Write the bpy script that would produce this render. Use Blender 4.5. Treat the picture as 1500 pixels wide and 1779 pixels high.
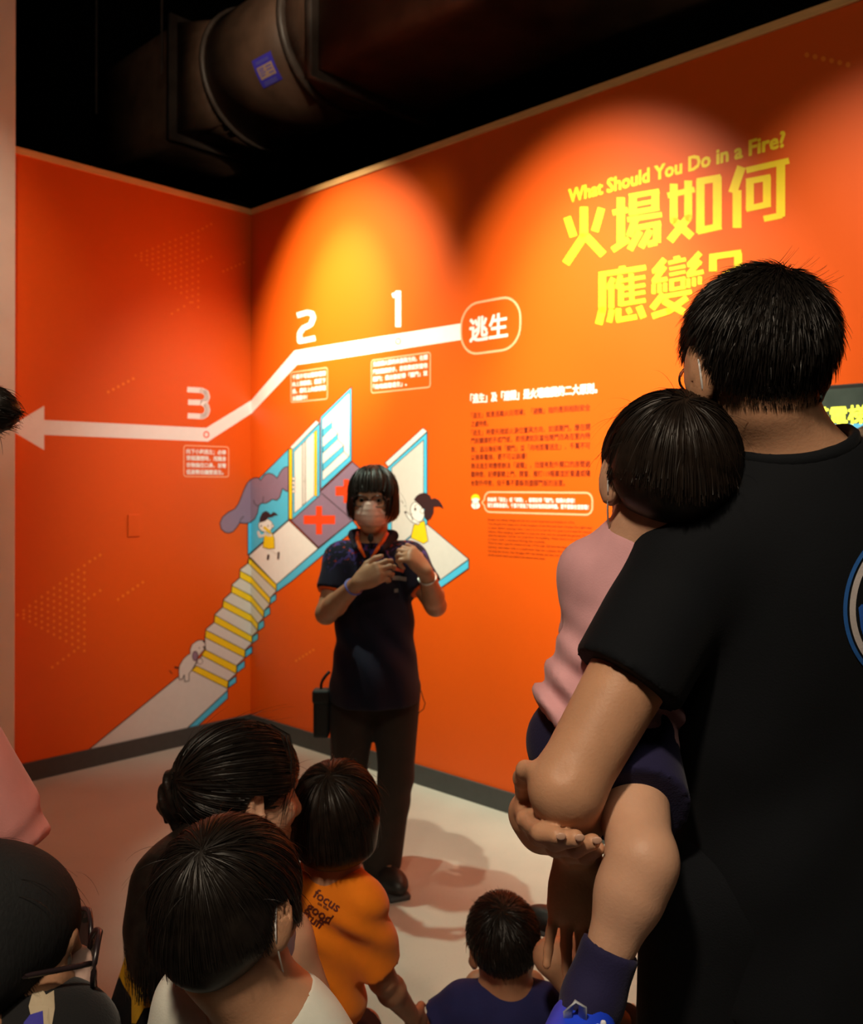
import bpy, bmesh, math, random
import numpy as np
from mathutils import Vector, Matrix

scene = bpy.context.scene
for _o in list(bpy.data.objects):
    bpy.data.objects.remove(_o)

# ------------------------------------------------------------------ camera
W, H = 1500, 1779
FPX, PPY, ROLL, PSI = 1564.54, 843.88, 0.00174, 0.761207      # PPY: image row of the horizon (lens shift)
PITCH = 0.0
XC, YC, CAMH = -1.1104, 5.5304, 1.5
Z_TOP, Z_STRIP, Z_BASE = 3.195, 3.160, 0.098
cam_d = bpy.data.cameras.new('camera')
cam = bpy.data.objects.new('camera', cam_d)
scene.collection.objects.link(cam)
scene.camera = cam
cam_d.sensor_fit = 'VERTICAL'
cam_d.sensor_height = 36.0
cam_d.lens = FPX / H * 36.0
cam_d.shift_y = (PPY - H / 2) / H
cam_d.clip_start = 0.05
_f = np.array([0, math.cos(PITCH), math.sin(PITCH)])
_u0 = np.array([0, -math.sin(PITCH), math.cos(PITCH)])
_r0 = np.array([1.0, 0, 0])
CR = math.cos(ROLL) * _r0 + math.sin(ROLL) * _u0
CU = -math.sin(ROLL) * _r0 + math.cos(ROLL) * _u0
CF = _f
cam.matrix_world = Matrix(((CR[0], CU[0], -CF[0], 0), (CR[1], CU[1], -CF[1], 0), (CR[2], CU[2], -CF[2], CAMH), (0, 0, 0, 1)))
cam_d.dof.use_dof = True
cam_d.dof.focus_distance = 1.15
cam_d.dof.aperture_fstop = 7.5

# ------------------------------------------------------------------ world, exposure
scene.view_settings.view_transform = 'Standard'
scene.view_settings.look = 'None'
scene.view_settings.exposure = 0.0
scene.view_settings.gamma = 1.0
scene.view_settings.use_curve_mapping = False
wd = bpy.data.worlds.new('world')
scene.world = wd
wd.use_nodes = True
wd.node_tree.nodes['Background'].inputs[0].default_value = (1.0, 0.72, 0.5, 1)
wd.node_tree.nodes['Background'].inputs[1].default_value = 0.012

# ------------------------------------------------------------------ lamps of the hall and added fill lights
def spot(name, loc, target, watt, deg, blend, col, rad=0.03):
    d = bpy.data.lights.new(name, 'SPOT')
    d.energy = watt; d.spot_size = math.radians(deg); d.spot_blend = blend
    d.color = col; d.shadow_soft_size = rad
    o = bpy.data.objects.new(name, d); scene.collection.objects.link(o)
    o.location = loc
    o.rotation_euler = (Vector(target) - Vector(loc)).to_track_quat('-Z', 'Y').to_euler()
    return o
def area(name, loc, target, watt, sx, sy, col):
    d = bpy.data.lights.new(name, 'AREA')
    d.shape = 'RECTANGLE'; d.size = sx; d.size_y = sy; d.energy = watt; d.color = col
    o = bpy.data.objects.new(name, d); scene.collection.objects.link(o)
    o.location = loc
    o.rotation_euler = (Vector(target) - Vector(loc)).to_track_quat('-Z', 'Y').to_euler()
    return o
WARM = (1.0, 0.86, 0.62)
#LIGHTS
spot('lamp_or_fill_spot', (-1.493, 3.823, 4.00), (-0.46, 4.91, 2.20), 900, 50, 1.0, (1.0, 0.90, 0.64))
spot('lamp_or_fill_spot', (-1.493, 3.823, 4.00), (-0.47, 4.92, 2.42), 750, 25, 1.0, (1.0, 0.92, 0.64))
spot('lamp_or_fill_spot', (-0.438, 2.683, 4.05), (0.68, 3.83, 1.75), 820, 51, 1.0, (1.0, 0.88, 0.66))
spot('lamp_or_fill_spot', (-0.438, 2.683, 4.05), (0.70, 3.81, 1.95), 650, 32, 1.0, (1.0, 0.90, 0.66))
spot('lamp_or_fill_spot', (0.395, 1.891, 4.05), (1.52, 3.03, 1.60), 420, 46, 1.0, (1.0, 0.88, 0.66))
spot('lamp_or_fill_spot', (-0.80, 3.55, 4.00), (0.32, 3.62, 0.0), 280, 46, 0.6, (0.80, 1.0, 0.78))
spot('lamp_or_fill_spot', (0.30, 3.30, 4.00), (-1.18, 5.30, 1.40), 330, 40, 1.0, (1.0, 0.92, 0.76))
spot('lamp_or_fill_spot', (-0.50, -0.40, 3.4), (0.10, 1.25, 0.85), 225, 50, 1.0, (1.0, 0.80, 0.58), 0.12)
spot('lamp_or_fill_spot', (-1.00, 2.40, 4.60), (-1.10, 6.00, 4.35), 150, 22, 1.0, WARM)  # unseen fill spot, added to brighten the duct and its sticker
spot('lamp_or_fill_spot', (-0.35, -0.70, 2.70), (-0.24, 3.40, 1.40), 75, 14, 1.0, WARM, 0.12)  # weak front fill, added to lift the guide's face and mask
spot('lamp_or_fill_spot', (-1.10, 1.90, 4.30), (-2.30, 4.10, 2.60), 160, 30, 1.0, (1.0, 0.86, 0.68))
area('added_fill_area', (0.3, -1.4, 4.7), (0.5, 4.4, 2.6), 34, 2.4, 0.8, (1.0, 0.84, 0.62))  # broad dim fill, added to stand for ambient light on the upper walls
#/LIGHTS

# ------------------------------------------------------------------ helpers: names and tags
C = scene.collection
def tag(o, label=None, cat=None, group=None, kind=None):
    if label: o['label'] = label
    if cat: o['category'] = cat
    if group: o['group'] = group
    if kind: o['kind'] = kind
    return o
def empty(name, loc=(0, 0, 0)):
    o = bpy.data.objects.new(name, None); C.objects.link(o)
    o.location = loc; o.empty_display_size = 0.1
    return o
def link(name, me, parent=None):
    o = bpy.data.objects.new(name, me); C.objects.link(o)
    if parent is not None:
        o.parent = parent
        o.matrix_parent_inverse = Matrix.Translation(parent_world(parent)).inverted()
    return o
def parent_world(p):
    return p.location.copy() if p.type == 'EMPTY' else Vector((0, 0, 0))

# ------------------------------------------------------------------ helpers: materials
def lin(c):
    return tuple(((x / 255.0) / 12.92 if x / 255.0 <= 0.04045 else ((x / 255.0 + 0.055) / 1.055) ** 2.4) for x in c)
MATS = {}
def mat(name, rgb, rough=0.6, var=0.06, scale=30.0, bump=0.0, bscale=200.0, metal=0.0, spec=0.5, sss=0.0, emit=0.0, sheen=0.0, stretch=None):
    if name in MATS: return MATS[name]
    m = bpy.data.materials.new(name); m.use_nodes = True
    nt = m.node_tree; b = nt.nodes['Principled BSDF']
    tc = nt.nodes.new('ShaderNodeTexCoord')
    mp = nt.nodes.new('ShaderNodeMapping')
    if stretch: mp.inputs['Scale'].default_value = stretch
    nt.links.new(tc.outputs['Object'], mp.inputs['Vector'])
    n = nt.nodes.new('ShaderNodeTexNoise'); n.inputs['Scale'].default_value = scale; n.inputs['Detail'].default_value = 3
    nt.links.new(mp.outputs['Vector'], n.inputs['Vector'])
    r = nt.nodes.new('ShaderNodeValToRGB')
    r.color_ramp.elements[0].position = 0.3; r.color_ramp.elements[1].position = 0.7
    r.color_ramp.elements[0].color = tuple(max(0, c * (1 - var)) for c in rgb) + (1,)
    r.color_ramp.elements[1].color = tuple(min(1, c * (1 + var)) for c in rgb) + (1,)
    nt.links.new(n.outputs['Fac'], r.inputs['Fac'])
    nt.links.new(r.outputs['Color'], b.inputs['Base Color'])
    b.inputs['Roughness'].default_value = rough
    b.inputs['Metallic'].default_value = metal
    b.inputs['Specular IOR Level'].default_value = spec
    if sss:
        b.inputs['Subsurface Weight'].default_value = sss
        b.inputs['Subsurface Radius'].default_value = (0.01, 0.004, 0.002)
        b.inputs['Subsurface Scale'].default_value = 1.0
    if sheen:
        b.inputs['Sheen Weight'].default_value = sheen
    if emit:
        nt.links.new(r.outputs['Color'], b.inputs['Emission Color'])
        b.inputs['Emission Strength'].default_value = emit
    if bump:
        n2 = nt.nodes.new('ShaderNodeTexNoise'); n2.inputs['Scale'].default_value = bscale; n2.inputs['Detail'].default_value = 2
        nt.links.new(mp.outputs['Vector'], n2.inputs['Vector'])
        bp = nt.nodes.new('ShaderNodeBump'); bp.inputs['Strength'].default_value = bump; bp.inputs['Distance'].default_value = 0.004
        nt.links.new(n2.outputs['Fac'], bp.inputs['Height'])
        nt.links.new(bp.outputs['Normal'], b.inputs['Normal'])
    MATS[name] = m
    return m

# ------------------------------------------------------------------ helpers: calibrated points
CORNER = np.array([XC, YC])
RD = np.array([math.cos(PSI), -math.sin(PSI)])     # along the right wall, away from the corner
LD = np.array([-math.sin(PSI), -math.cos(PSI)])    # along the left wall, away from the corner
def ray(px, py):
    return (CF * FPX + CR * (px - W / 2) - CU * (py - PPY)) / FPX
def at(px, py, Y):
    d = ray(px, py); t = Y / d[1]
    return np.array([d[0] * t, Y, CAMH + d[2] * t])
def on_wall(side, px, py):
    d = ray(px, py)
    n = LD if side == 'r' else RD
    t = (CORNER @ n) / (d[:2] @ n)
    P = d[:2] * t - CORNER
    return (P @ (RD if side == 'r' else LD), CAMH + d[2] * t)
def wall_pt(side, u, z, off=0.0):
    dr, n = (RD, LD) if side == 'r' else (LD, RD)
    p = CORNER + dr * u + n * off
    return (p[0], p[1], z)
def corner_px(z):
    v = np.array([XC, YC, z - CAMH]); dpt = v @ CF
    return (W / 2 + FPX * (v @ CR) / dpt, PPY - FPX * (v @ CU) / dpt)
def project(p):
    v = np.array(p) - np.array([0, 0, CAMH]); dpt = v @ CF
    return (W / 2 + FPX * (v @ CR) / dpt, PPY - FPX * (v @ CU) / dpt)

# ------------------------------------------------------------------ helpers: meshes
def mesh_from(name, verts, faces, mats, fmat=None, smooth=False):
    me = bpy.data.meshes.new(name)
    me.from_pydata([tuple(v) for v in verts], [], faces)
    for m in mats: me.materials.append(m)
    if fmat is not None:
        me.polygons.foreach_set('material_index', np.array(fmat, dtype=np.int32))
    if smooth:
        me.polygons.foreach_set('use_smooth', np.ones(len(me.polygons), dtype=bool))
    me.update()
    return me
def fast_mesh(name, V, Q, m, smooth=True):
    """V (n,3), Q (m,4) quads -> mesh"""
    me = bpy.data.meshes.new(name)
    V = np.ascontiguousarray(V, dtype=np.float32); Q = np.ascontiguousarray(Q, dtype=np.int32)
    me.vertices.add(len(V)); me.vertices.foreach_set('co', V.ravel())
    me.loops.add(Q.size); me.loops.foreach_set('vertex_index', Q.ravel())
    me.polygons.add(len(Q))
    me.polygons.foreach_set('loop_start', np.arange(0, Q.size, Q.shape[1], dtype=np.int32))
    me.polygons.foreach_set('loop_total', np.full(len(Q), Q.shape[1], dtype=np.int32))
    me.polygons.foreach_set('use_smooth', np.full(len(Q), smooth, dtype=bool))
    me.materials.append(m)
    me.update(calc_edges=True); me.validate()
    return me
def prism(name, pts, z0, z1, m, bevel=0.0):
    """vertical prism over a plan polygon (list of xy)"""
    bm = bmesh.new()
    lo = [bm.verts.new((p[0], p[1], z0)) for p in pts]
    hi = [bm.verts.new((p[0], p[1], z1)) for p in pts]
    n = len(pts)
    bm.faces.new(lo[::-1]); bm.faces.new(hi)
    for i in range(n):
        bm.faces.new((lo[i], lo[(i + 1) % n], hi[(i + 1) % n], hi[i]))
    bmesh.ops.recalc_face_normals(bm, faces=bm.faces)
    if bevel:
        bmesh.ops.bevel(bm, geom=list(bm.edges), offset=bevel, segments=2, affect='EDGES', profile=0.5)
    me = bpy.data.meshes.new(name); bm.to_mesh(me); bm.free(); me.materials.append(m)
    return me
def wall_box(name, side, u0, u1, z0, z1, o0, o1, m, bevel=0.0):
    a = wall_pt(side, u0, 0, o0); b = wall_pt(side, u1, 0, o0); c = wall_pt(side, u1, 0, o1); d = wall_pt(side, u0, 0, o1)
    return prism(name, [a[:2], b[:2], c[:2], d[:2]], z0, z1, m, bevel)

# ------------------------------------------------------------------ the setting
def wall_paint(name):
    m = mat(name, (0.70, 0.090, 0.0020), rough=0.44, var=0.03, scale=1.2, bump=0.03, bscale=90, spec=0.42)
    return m
M_WALL = wall_paint('orange_wall_vinyl')
def floor_mat():
    m = mat('speckled_floor', (0.47, 0.45, 0.39), rough=0.45, var=0.05, scale=3.0, spec=0.4)
    nt = m.node_tree; b = nt.nodes['Principled BSDF']
    src = b.inputs['Base Color'].links[0].from_socket
    tc = nt.nodes.new('ShaderNodeTexCoord')
    v = nt.nodes.new('ShaderNodeTexVoronoi'); v.inputs['Scale'].default_value = 90
    nt.links.new(tc.outputs['Object'], v.inputs['Vector'])
    rr = nt.nodes.new('ShaderNodeValToRGB'); rr.color_ramp.elements[0].position = 0.10; rr.color_ramp.elements[1].position = 0.2
    rr.color_ramp.elements[0].color = (0.55, 0.5, 0.45, 1); rr.color_ramp.elements[1].color = (1, 1, 1, 1)
    nt.links.new(v.outputs['Distance'], rr.inputs['Fac'])
    mx = nt.nodes.new('ShaderNodeMix'); mx.data_type = 'RGBA'; mx.blend_type = 'MULTIPLY'; mx.inputs[0].default_value = 0.35
    nt.links.new(src, mx.inputs[6]); nt.links.new(rr.outputs['Color'], mx.inputs[7])
    nt.links.new(mx.outputs[2], b.inputs['Base Color'])
    return m
M_FLOOR = floor_mat()
M_CEIL = mat('black_ceiling_paint', (0.003, 0.003, 0.003), rough=0.95, var=0.2, spec=0.05)
M_BASE = mat('dark_grey_baseboard', (0.045, 0.047, 0.045), rough=0.5, var=0.08)
M_CAP = mat('pale_wood_cap', (0.72, 0.40, 0.15), rough=0.5, var=0.12, scale=8, stretch=(1, 1, 12))
M_BEIGE = mat('beige_plaster', (0.72, 0.62, 0.52), rough=0.7, var=0.04, scale=6, bump=0.05, bscale=60)

UR = 4.6                                          # length of the right wall from the corner
_ue = 2.0
for _i in range(60):                              # where the left wall meets the beige pillar
    _px = project(wall_pt('l', _ue, 1.2, 0.12))[0]
    _ue += (_px - 26.5) * 0.002
UL = _ue
wall_right = link('wall_right', wall_box('wall_right', 'r', 0.0, UR, 0.0, Z_STRIP, -0.12, 0.0, M_WALL)); tag(wall_right, kind='structure')
wall_left = link('wall_left', wall_box('wall_left', 'l', -0.12, UL + 0.05, 0.0, Z_STRIP, -0.12, 0.0, M_WALL)); tag(wall_left, kind='structure')
o = link('trim_1', wall_box('trim_1', 'r', 0.0, UR, Z_STRIP, Z_TOP, -0.13, 0.008, M_CAP, 0.003)); tag(o, 'pale wooden cap strip along the top of the right orange wall', kind='structure')
o = link('trim_2', wall_box('trim_2', 'l', 0.009, UL, Z_STRIP, Z_TOP, -0.13, 0.008, M_CAP, 0.003)); tag(o, 'pale wooden cap strip along the top of the left orange wall', kind='structure')
o = link('baseboard_right', wall_box('baseboard_right', 'r', 0.0, UR, 0.0, Z_BASE, 0.0, 0.012, M_BASE, 0.003)); tag(o, kind='structure')
o = link('baseboard_left', wall_box('baseboard_left', 'l', 0.013, UL, 0.0, Z_BASE, 0.0, 0.012, M_BASE, 0.003)); tag(o, kind='structure')
o = link('pillar', wall_box('pillar', 'l', UL, UL + 1.1, 0.0, 5.6, -0.3, 0.12, M_BEIGE, 0.006)); tag(o, 'beige plastered pillar at the end of the left orange wall', kind='structure')
fl = mesh_from('floor', [(-5, -3, 0), (5, -3, 0), (5, 7.2, 0), (-5, 7.2, 0), (-5, -3, -0.1), (5, -3, -0.1), (5, 7.2, -0.1), (-5, 7.2, -0.1)],
               [(0, 1, 2, 3), (7, 6, 5, 4), (0, 4, 5, 1), (1, 5, 6, 2), (2, 6, 7, 3), (3, 7, 4, 0)], [M_FLOOR])
tag(link('floor', fl), kind='structure')
ce = prism('ceiling', [(-5, -3), (5, -3), (5, 7.6), (-5, 7.6)], 5.6, 5.7, M_CEIL)
tag(link('ceiling', ce), kind='structure')

# ------------------------------------------------------------------ prints on the two walls
P_WHITE = mat('print_white', (0.80, 0.79, 0.77), rough=0.45, var=0.02)
P_GREY = mat('print_pale_grey', (0.62, 0.61, 0.58), rough=0.45, var=0.02)
P_CYAN = mat('print_cyan', (0.07, 0.52, 0.80), rough=0.45, var=0.02)
P_YEL = mat('print_yellow', (0.85, 0.60, 0.01), rough=0.45, var=0.02)
P_TITLE = mat('print_title_yellow', (0.88, 0.62, 0.012), rough=0.45, var=0.02)
P_PURP = mat('print_purple_grey', (0.24, 0.165, 0.25), rough=0.45, var=0.03)
P_RED = mat('print_red', (0.80, 0.06, 0.01), rough=0.45, var=0.02)
P_BLACK = mat('print_black', (0.012, 0.010, 0.012), rough=0.5, var=0.05)
P_HAIR = mat('print_dark_brown', (0.030, 0.010, 0.012), rough=0.5, var=0.05)
P_TEXT = mat('print_dark_red', (0.16, 0.012, 0.003), rough=0.5, var=0.05)
P_DOT = mat('print_orange_dots', (0.85, 0.20, 0.012), rough=0.45, var=0.03)
P_PINKLINE = mat('print_pale_outline', (0.85, 0.42, 0.24), rough=0.45, var=0.03)
P_GREEN = mat('print_green', (0.05, 0.16, 0.02), rough=0.5, var=0.03)

def cornerx(py):
    a, b = corner_px(3.0), corner_px(0.2)
    return a[0] + (b[0] - a[0]) * (py - a[1]) / (b[1] - a[1])
def clip_side(poly, side):
    out = []
    n = len(poly)
    def ins(p): return (p[0] >= cornerx(p[1])) if side == 'r' else (p[0] <= cornerx(p[1]))
    for i in range(n):
        p, q = poly[i], poly[(i + 1) % n]
        ip, iq = ins(p), ins(q)
        if ip: out.append(p)
        if ip != iq:
            lo, hi = 0.0, 1.0
            for _ in range(30):
                mid = (lo + hi) / 2
                r = (p[0] + (q[0] - p[0]) * mid, p[1] + (q[1] - p[1]) * mid)
                if ins(r) == ip: lo = mid
                else: hi = mid
            out.append(r)
    return out
class Print:
    """a flat print; pieces are given as outlines in photograph pixels and laid on the wall they fall on"""
    def __init__(s, lift=0.0): s.d = {'l': ([], [], [], []), 'r': ([], [], [], [])}; s.n = 0; s.lift = lift
    def poly(s, pts, m, outline=0.0, side=None, om=None):
        s.n += 1
        for sd in ('l', 'r'):
            if side and sd != side: continue
            q = pts if side else clip_side(pts, sd)
            if len(q) < 3: continue
            V, Fc, Mi, ms = s.d[sd]
            if m not in ms: ms.append(m)
            b = len(V); off = 0.0003 + s.lift * 0.1 + 0.00002 * s.n
            for p in q:
                u, z = on_wall(sd, *p)
                V.append(wall_pt(sd, u, z, off))
            Fc.append(tuple(range(b, b + len(q)))); Mi.append(ms.index(m))
        if outline: s.line(list(pts) + [pts[0]], outline, om or P_BLACK, side)
    def line(s, pts, w, m, side=None, cap=False):
        pts = [tuple(p) for p in pts]
        s.n += 1; keep = s.n
        for i in range(len(pts) - 1):
            (x0, y0), (x1, y1) = pts[i], pts[i + 1]
            L = math.hypot(x1 - x0, y1 - y0)
            if L < 1e-6: continue
            nx, ny = -(y1 - y0) / L * w / 2, (x1 - x0) / L * w / 2
            s.n = keep - 1; s.poly([(x0 + nx, y0 + ny), (x1 + nx, y1 + ny), (x1 - nx, y1 - ny), (x0 - nx, y0 - ny)], m, side=side)
        joints = pts if cap else (pts[1:-1] + ([pts[0]] if pts[0] == pts[-1] else []))
        for (x, y) in joints:
            s.n = keep - 1; s.ell(x, y, w / 2, w / 2, m, n=8, side=side)
        s.n = keep
    def ell(s, x, y, rx, ry, m, outline=0.0, n=20, side=None, rot=0.0):
        c, si = math.cos(rot), math.sin(rot)
        s.poly([(x + rx * math.cos(2 * math.pi * k / n) * c - ry * math.sin(2 * math.pi * k / n) * si,
                 y + rx * math.cos(2 * math.pi * k / n) * si + ry * math.sin(2 * math.pi * k / n) * c) for k in range(n)], m, outline, side)
    def wall_ring(s, side, u0, u1, z0, z1, rad, w, m):
        """rounded outline given in wall metres"""
        V, Fc, Mi, ms = s.d[side]
        if m not in ms: ms.append(m)
        s.n += 1; off = 0.0003 + s.lift * 0.1 + 0.00002 * s.n
        def loop(d):
            pts = []
            r = max(0.001, rad - d)
            for (cx, cz, a0) in ((u1 - rad, z1 - rad, 0), (u0 + rad, z1 - rad, 90), (u0 + rad, z0 + rad, 180), (u1 - rad, z0 + rad, 270)):
                for k in range(9):
                    a = math.radians(a0 + k * 90 / 8); pts.append((cx + r * math.cos(a), cz + r * math.sin(a)))
            return pts
        A, B = loop(0), loop(w); n = len(A); b = len(V)
        for p in A + B: V.append(wall_pt(side, p[0], p[1], off))
        for i in range(n):
            Fc.append((b + i, b + (i + 1) % n, b + n + (i + 1) % n, b + n + i)); Mi.append(ms.index(m))
    def build(s, name, label=None):
        res = []
        for sd in ('l', 'r'):
            V, Fc, Mi, ms = s.d[sd]
            if not Fc: continue
            o = link(name, mesh_from(name, V, Fc, ms, Mi), wall_right if sd == 'r' else wall_left)
            if label: o['label'] = label
            res.append(o)
        return res
def K(x0, y0, sc):
    """pixel coordinates of a magnified crop -> photograph pixels"""
    return lambda *pts: [(x0 + p[0] / sc, y0 + p[1] / sc) for p in pts]

def text_mesh(body, bold=0.0, align='LEFT', res=2):
    cu = bpy.data.curves.new('lettering', 'FONT'); cu.body = body; cu.offset = bold; cu.resolution_u = res
    cu.align_x = align; cu.fill_mode = 'FRONT' if False else 'BOTH'
    ob = bpy.data.objects.new('lettering', cu); C.objects.link(ob)
    dg = bpy.context.evaluated_depsgraph_get()
    me = bpy.data.meshes.new_from_object(ob.evaluated_get(dg))
    V = np.array([v.co[:] for v in me.vertices]).reshape(-1, 3); Fc = [tuple(p.vertices) for p in me.polygons]
    bpy.data.objects.remove(ob); bpy.data.curves.remove(cu); bpy.data.meshes.remove(me)
    return V, Fc
class Lettering:
    def __init__(s, side, m, off=0.0009): s.side, s.m, s.off = side, m, off; s.V, s.F = [], []
    def put(s, body, x0, x1, xm, ytop, ybot, bold=0.0, full=False):
        """fit a line of text between px x0..x1 and the heights of ytop..ybot seen at xm; full: keep the em box height of CJK type"""
        V, Fc = text_mesh(body)
        if not len(V): return
        ym = (ytop + ybot) / 2
        ua, ub = on_wall(s.side, x0, ym)[0], on_wall(s.side, x1, ym)[0]
        zt, zb = on_wall(s.side, xm, ytop)[1], on_wall(s.side, xm, ybot)[1]
        a, b = V[:, 0].min(), V[:, 0].max()
        c, d = (V[:, 1].min(), V[:, 1].max()) if not full else full
        for n, (dx, dy) in enumerate(((0, 0), (bold, bold), (-bold, bold), (bold, -bold), (-bold, -bold), (bold * 1.3, 0), (-bold * 1.3, 0)) if bold else ((0, 0),)):
            base = len(s.V)                                    # heavier type: the strokes laid a hair apart
            for v in V:
                s.V.append(wall_pt(s.side, ua + (ub - ua) * (v[0] + dx - a) / (b - a), zb + (zt - zb) * (v[1] + dy - c) / (d - c), s.off + 0.000012 * n))
            s.F += [tuple(i + base for i in f) for f in Fc]
    def build(s, name, label=None):
        o = link(name, mesh_from(name, s.V, s.F, [s.m]), wall_right if s.side == 'r' else wall_left)
        if label: o['label'] = label
        return o

# --- the big title, stroke by stroke
T = Print()
k1, k2, k3 = K(960, 280, 6.818), K(1150, 260, 6.25), K(1020, 430, 5.172)
def strokes(k, sc, lst):
    for w, *pts in lst: T.line(k(*pts), w / sc, P_TITLE, 'r')
strokes(k1, 6.818, [
    (90, (175, 662), (252, 892)), (95, (375, 540), (375, 890), (160, 1213)), (95, (400, 890), (605, 1108)), (88, (583, 556), (505, 830)),
    (95, (812, 430), (812, 985)), (66, (715, 610), (895, 577)), (72, (712, 1052), (908, 922)),
    (62, (908, 418), (1268, 355)), (50, (950, 520), (1225, 470)), (62, (908, 617), (1268, 552)), (92, (955, 405), (955, 640)), (92, (1222, 345), (1222, 580)),
    (60, (890, 694), (1300, 632)), (84, (985, 690), (915, 890)), (64, (950, 800), (1288, 735)), (92, (1242, 725), (1242, 965)), (72, (1242, 960), (1130, 985)),
    (78, (1040, 830), (920, 1050)), (78, (1165, 815), (1052, 1022))])
strokes(k2, 6.25, [
    (86, (133, 370), (133, 770), (330, 945)), (86, (290, 335), (290, 740), (90, 990)), (62, (65, 498), (360, 432)),
    (92, (422, 335), (422, 905)), (96, (605, 290), (605, 868)), (76, (385, 350), (645, 303)), (76, (390, 885), (650, 828)),
    (96, (868, 185), (772, 470)), (96, (820, 440), (820, 850)),
    (66, (920, 225), (1385, 120)), (96, (1295, 150), (1295, 730)), (66, (1310, 712), (1110, 752)),
    (86, (960, 330), (960, 660)), (86, (1145, 290), (1145, 622)), (66, (920, 348), (1185, 298)), (66, (920, 645), (1185, 588))])
strokes(k3, 5.172, [
    (46, (110, 245), (532, 180)), (60, (318, 168), (325, 215)), (66, (140, 245), (140, 560), (108, 690)),
    (48, (240, 275), (190, 375)), (50, (222, 330), (222, 545)), (44, (305, 250), (272, 370)), (50, (308, 330), (308, 525)), (44, (400, 235), (408, 500)),
    (34, (300, 302), (526, 264)), (34, (310, 372), (526, 336)), (34, (310, 435), (526, 400)), (38, (300, 512), (530, 474)),
    (50, (228, 558), (202, 672)), (50, (285, 548), (285, 655)), (46, (265, 655), (452, 622)), (44, (370, 545), (392, 592)), (60, (470, 528), (512, 632)),
    (52, (702, 105), (610, 215)), (40, (590, 215), (700, 200)), (50, (702, 170), (608, 300)), (40, (588, 308), (725, 282)),
    (36, (602, 330), (602, 418)), (36, (655, 325), (655, 408)), (36, (706, 318), (706, 398)),
    (60, (808, 78), (814, 105)), (34, (735, 140), (892, 106)), (30, (745, 195), (888, 168)), (30, (745, 245), (888, 218)),
    (40, (764, 290), (764, 388)), (40, (865, 275), (865, 370)), (30, (745, 300), (888, 275)), (30, (745, 380), (888, 356)),
    (52, (1022, 48), (920, 160)), (40, (905, 160), (1030, 138)), (50, (1022, 118), (918, 240)), (40, (900, 250), (1052, 218)),
    (36, (915, 280), (915, 362)), (36, (965, 270), (965, 350)), (36, (1018, 260), (1018, 332)),
    (56, (692, 418), (588, 550)), (42, (655, 448), (945, 398)), (56, (905, 450), (740, 570), (590, 618)), (60, (690, 478), (880, 585)),
    (70, (1136, 80), (1136, 215)), (56, (1105, 88), (1392, 46)), (72, (1362, 50), (1362, 190)), (60, (1362, 190), (1255, 240)), (70, (1255, 225), (1255, 320)), (80, (1255, 360), (1255, 430))])
T.build('title_lettering', 'big yellow Chinese title lettering on the orange wall')
L = Lettering('r', P_TITLE)
L.put('What Should You Do in a Fire?', 989, 1364, 1176, 278.5, 303.5, 0.03)
L.build('subtitle_lettering', 'small yellow English title lettering above the Chinese title')

# --- the route arrow with its numbers
T = Print()
T.poly([(12, 743.5), (76.8, 705), (76.8, 729.6), (358.4, 743.4), (437.4, 695), (512, 609), (801, 562), (801, 590.5), (516.4, 634), (437.4, 718), (361.6, 767), (76.8, 755.5), (76.8, 782)], P_WHITE)
for (x, y) in ((358.6, 755), (692, 593)):
    T.ell(x, y, 5.4, 6.2, P_RED, n=16); T.ell(x, y, 3.2, 3.9, P_WHITE, n=16)
T.build('route_arrow', 'white route arrow print bending across the corner')
k = K(490, 480, 3.409)
T = Print(); T.line(k((90, 232), (150, 214), (178, 220), (187, 245), (172, 285), (125, 308), (105, 338), (105, 385), (198, 366)), 9.0, P_WHITE, 'r'); T.build('numeral', 'white numeral 2 print above the arrow')
T = Print(); T.line(k((655, 115), (690, 104)), 8.0, P_WHITE, 'r'); T.line(k((689, 86), (689, 300)), 9.6, P_WHITE, 'r'); T.build('numeral', 'white numeral 1 print above the arrow')
k = K(300, 660, 9.883)
T = Print(); T.line(k((250, 165), (500, 180), (578, 220), (597, 290), (572, 360), (510, 390), (265, 383)), 9.4, P_WHITE, 'l'); T.line(k((510, 390), (578, 440), (600, 520), (575, 590), (510, 630), (258, 615)), 9.4, P_WHITE, 'l'); T.build('numeral', 'white numeral 3 print above the arrow')
# --- badge
def ring(side, x0, x1, xm, yt, yb, rad, w, m, name, label, extra=None):
    T = Print()
    ym = (yt + yb) / 2
    ua, ub = on_wall(side, x0, ym)[0], on_wall(side, x1, ym)[0]
    z0, z1 = on_wall(side, xm, yb)[1], on_wall(side, xm, yt)[1]
    T.wall_ring(side, min(ua, ub), max(ua, ub), z0, z1, rad * (z1 - z0), w, m)
    if extra: extra(T)
    T.build(name, label)
ring('r', 800, 906, 853, 519.5, 613, 0.44, 0.010, P_PINKLINE, 'badge_outline', 'pale rounded outline around the two white characters')
L = Lettering('r', P_WHITE); L.put('逃生', 817, 882, 849, 548, 590, 0.022); L.build('badge_lettering', 'white two-character lettering in the rounded outline')
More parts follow.
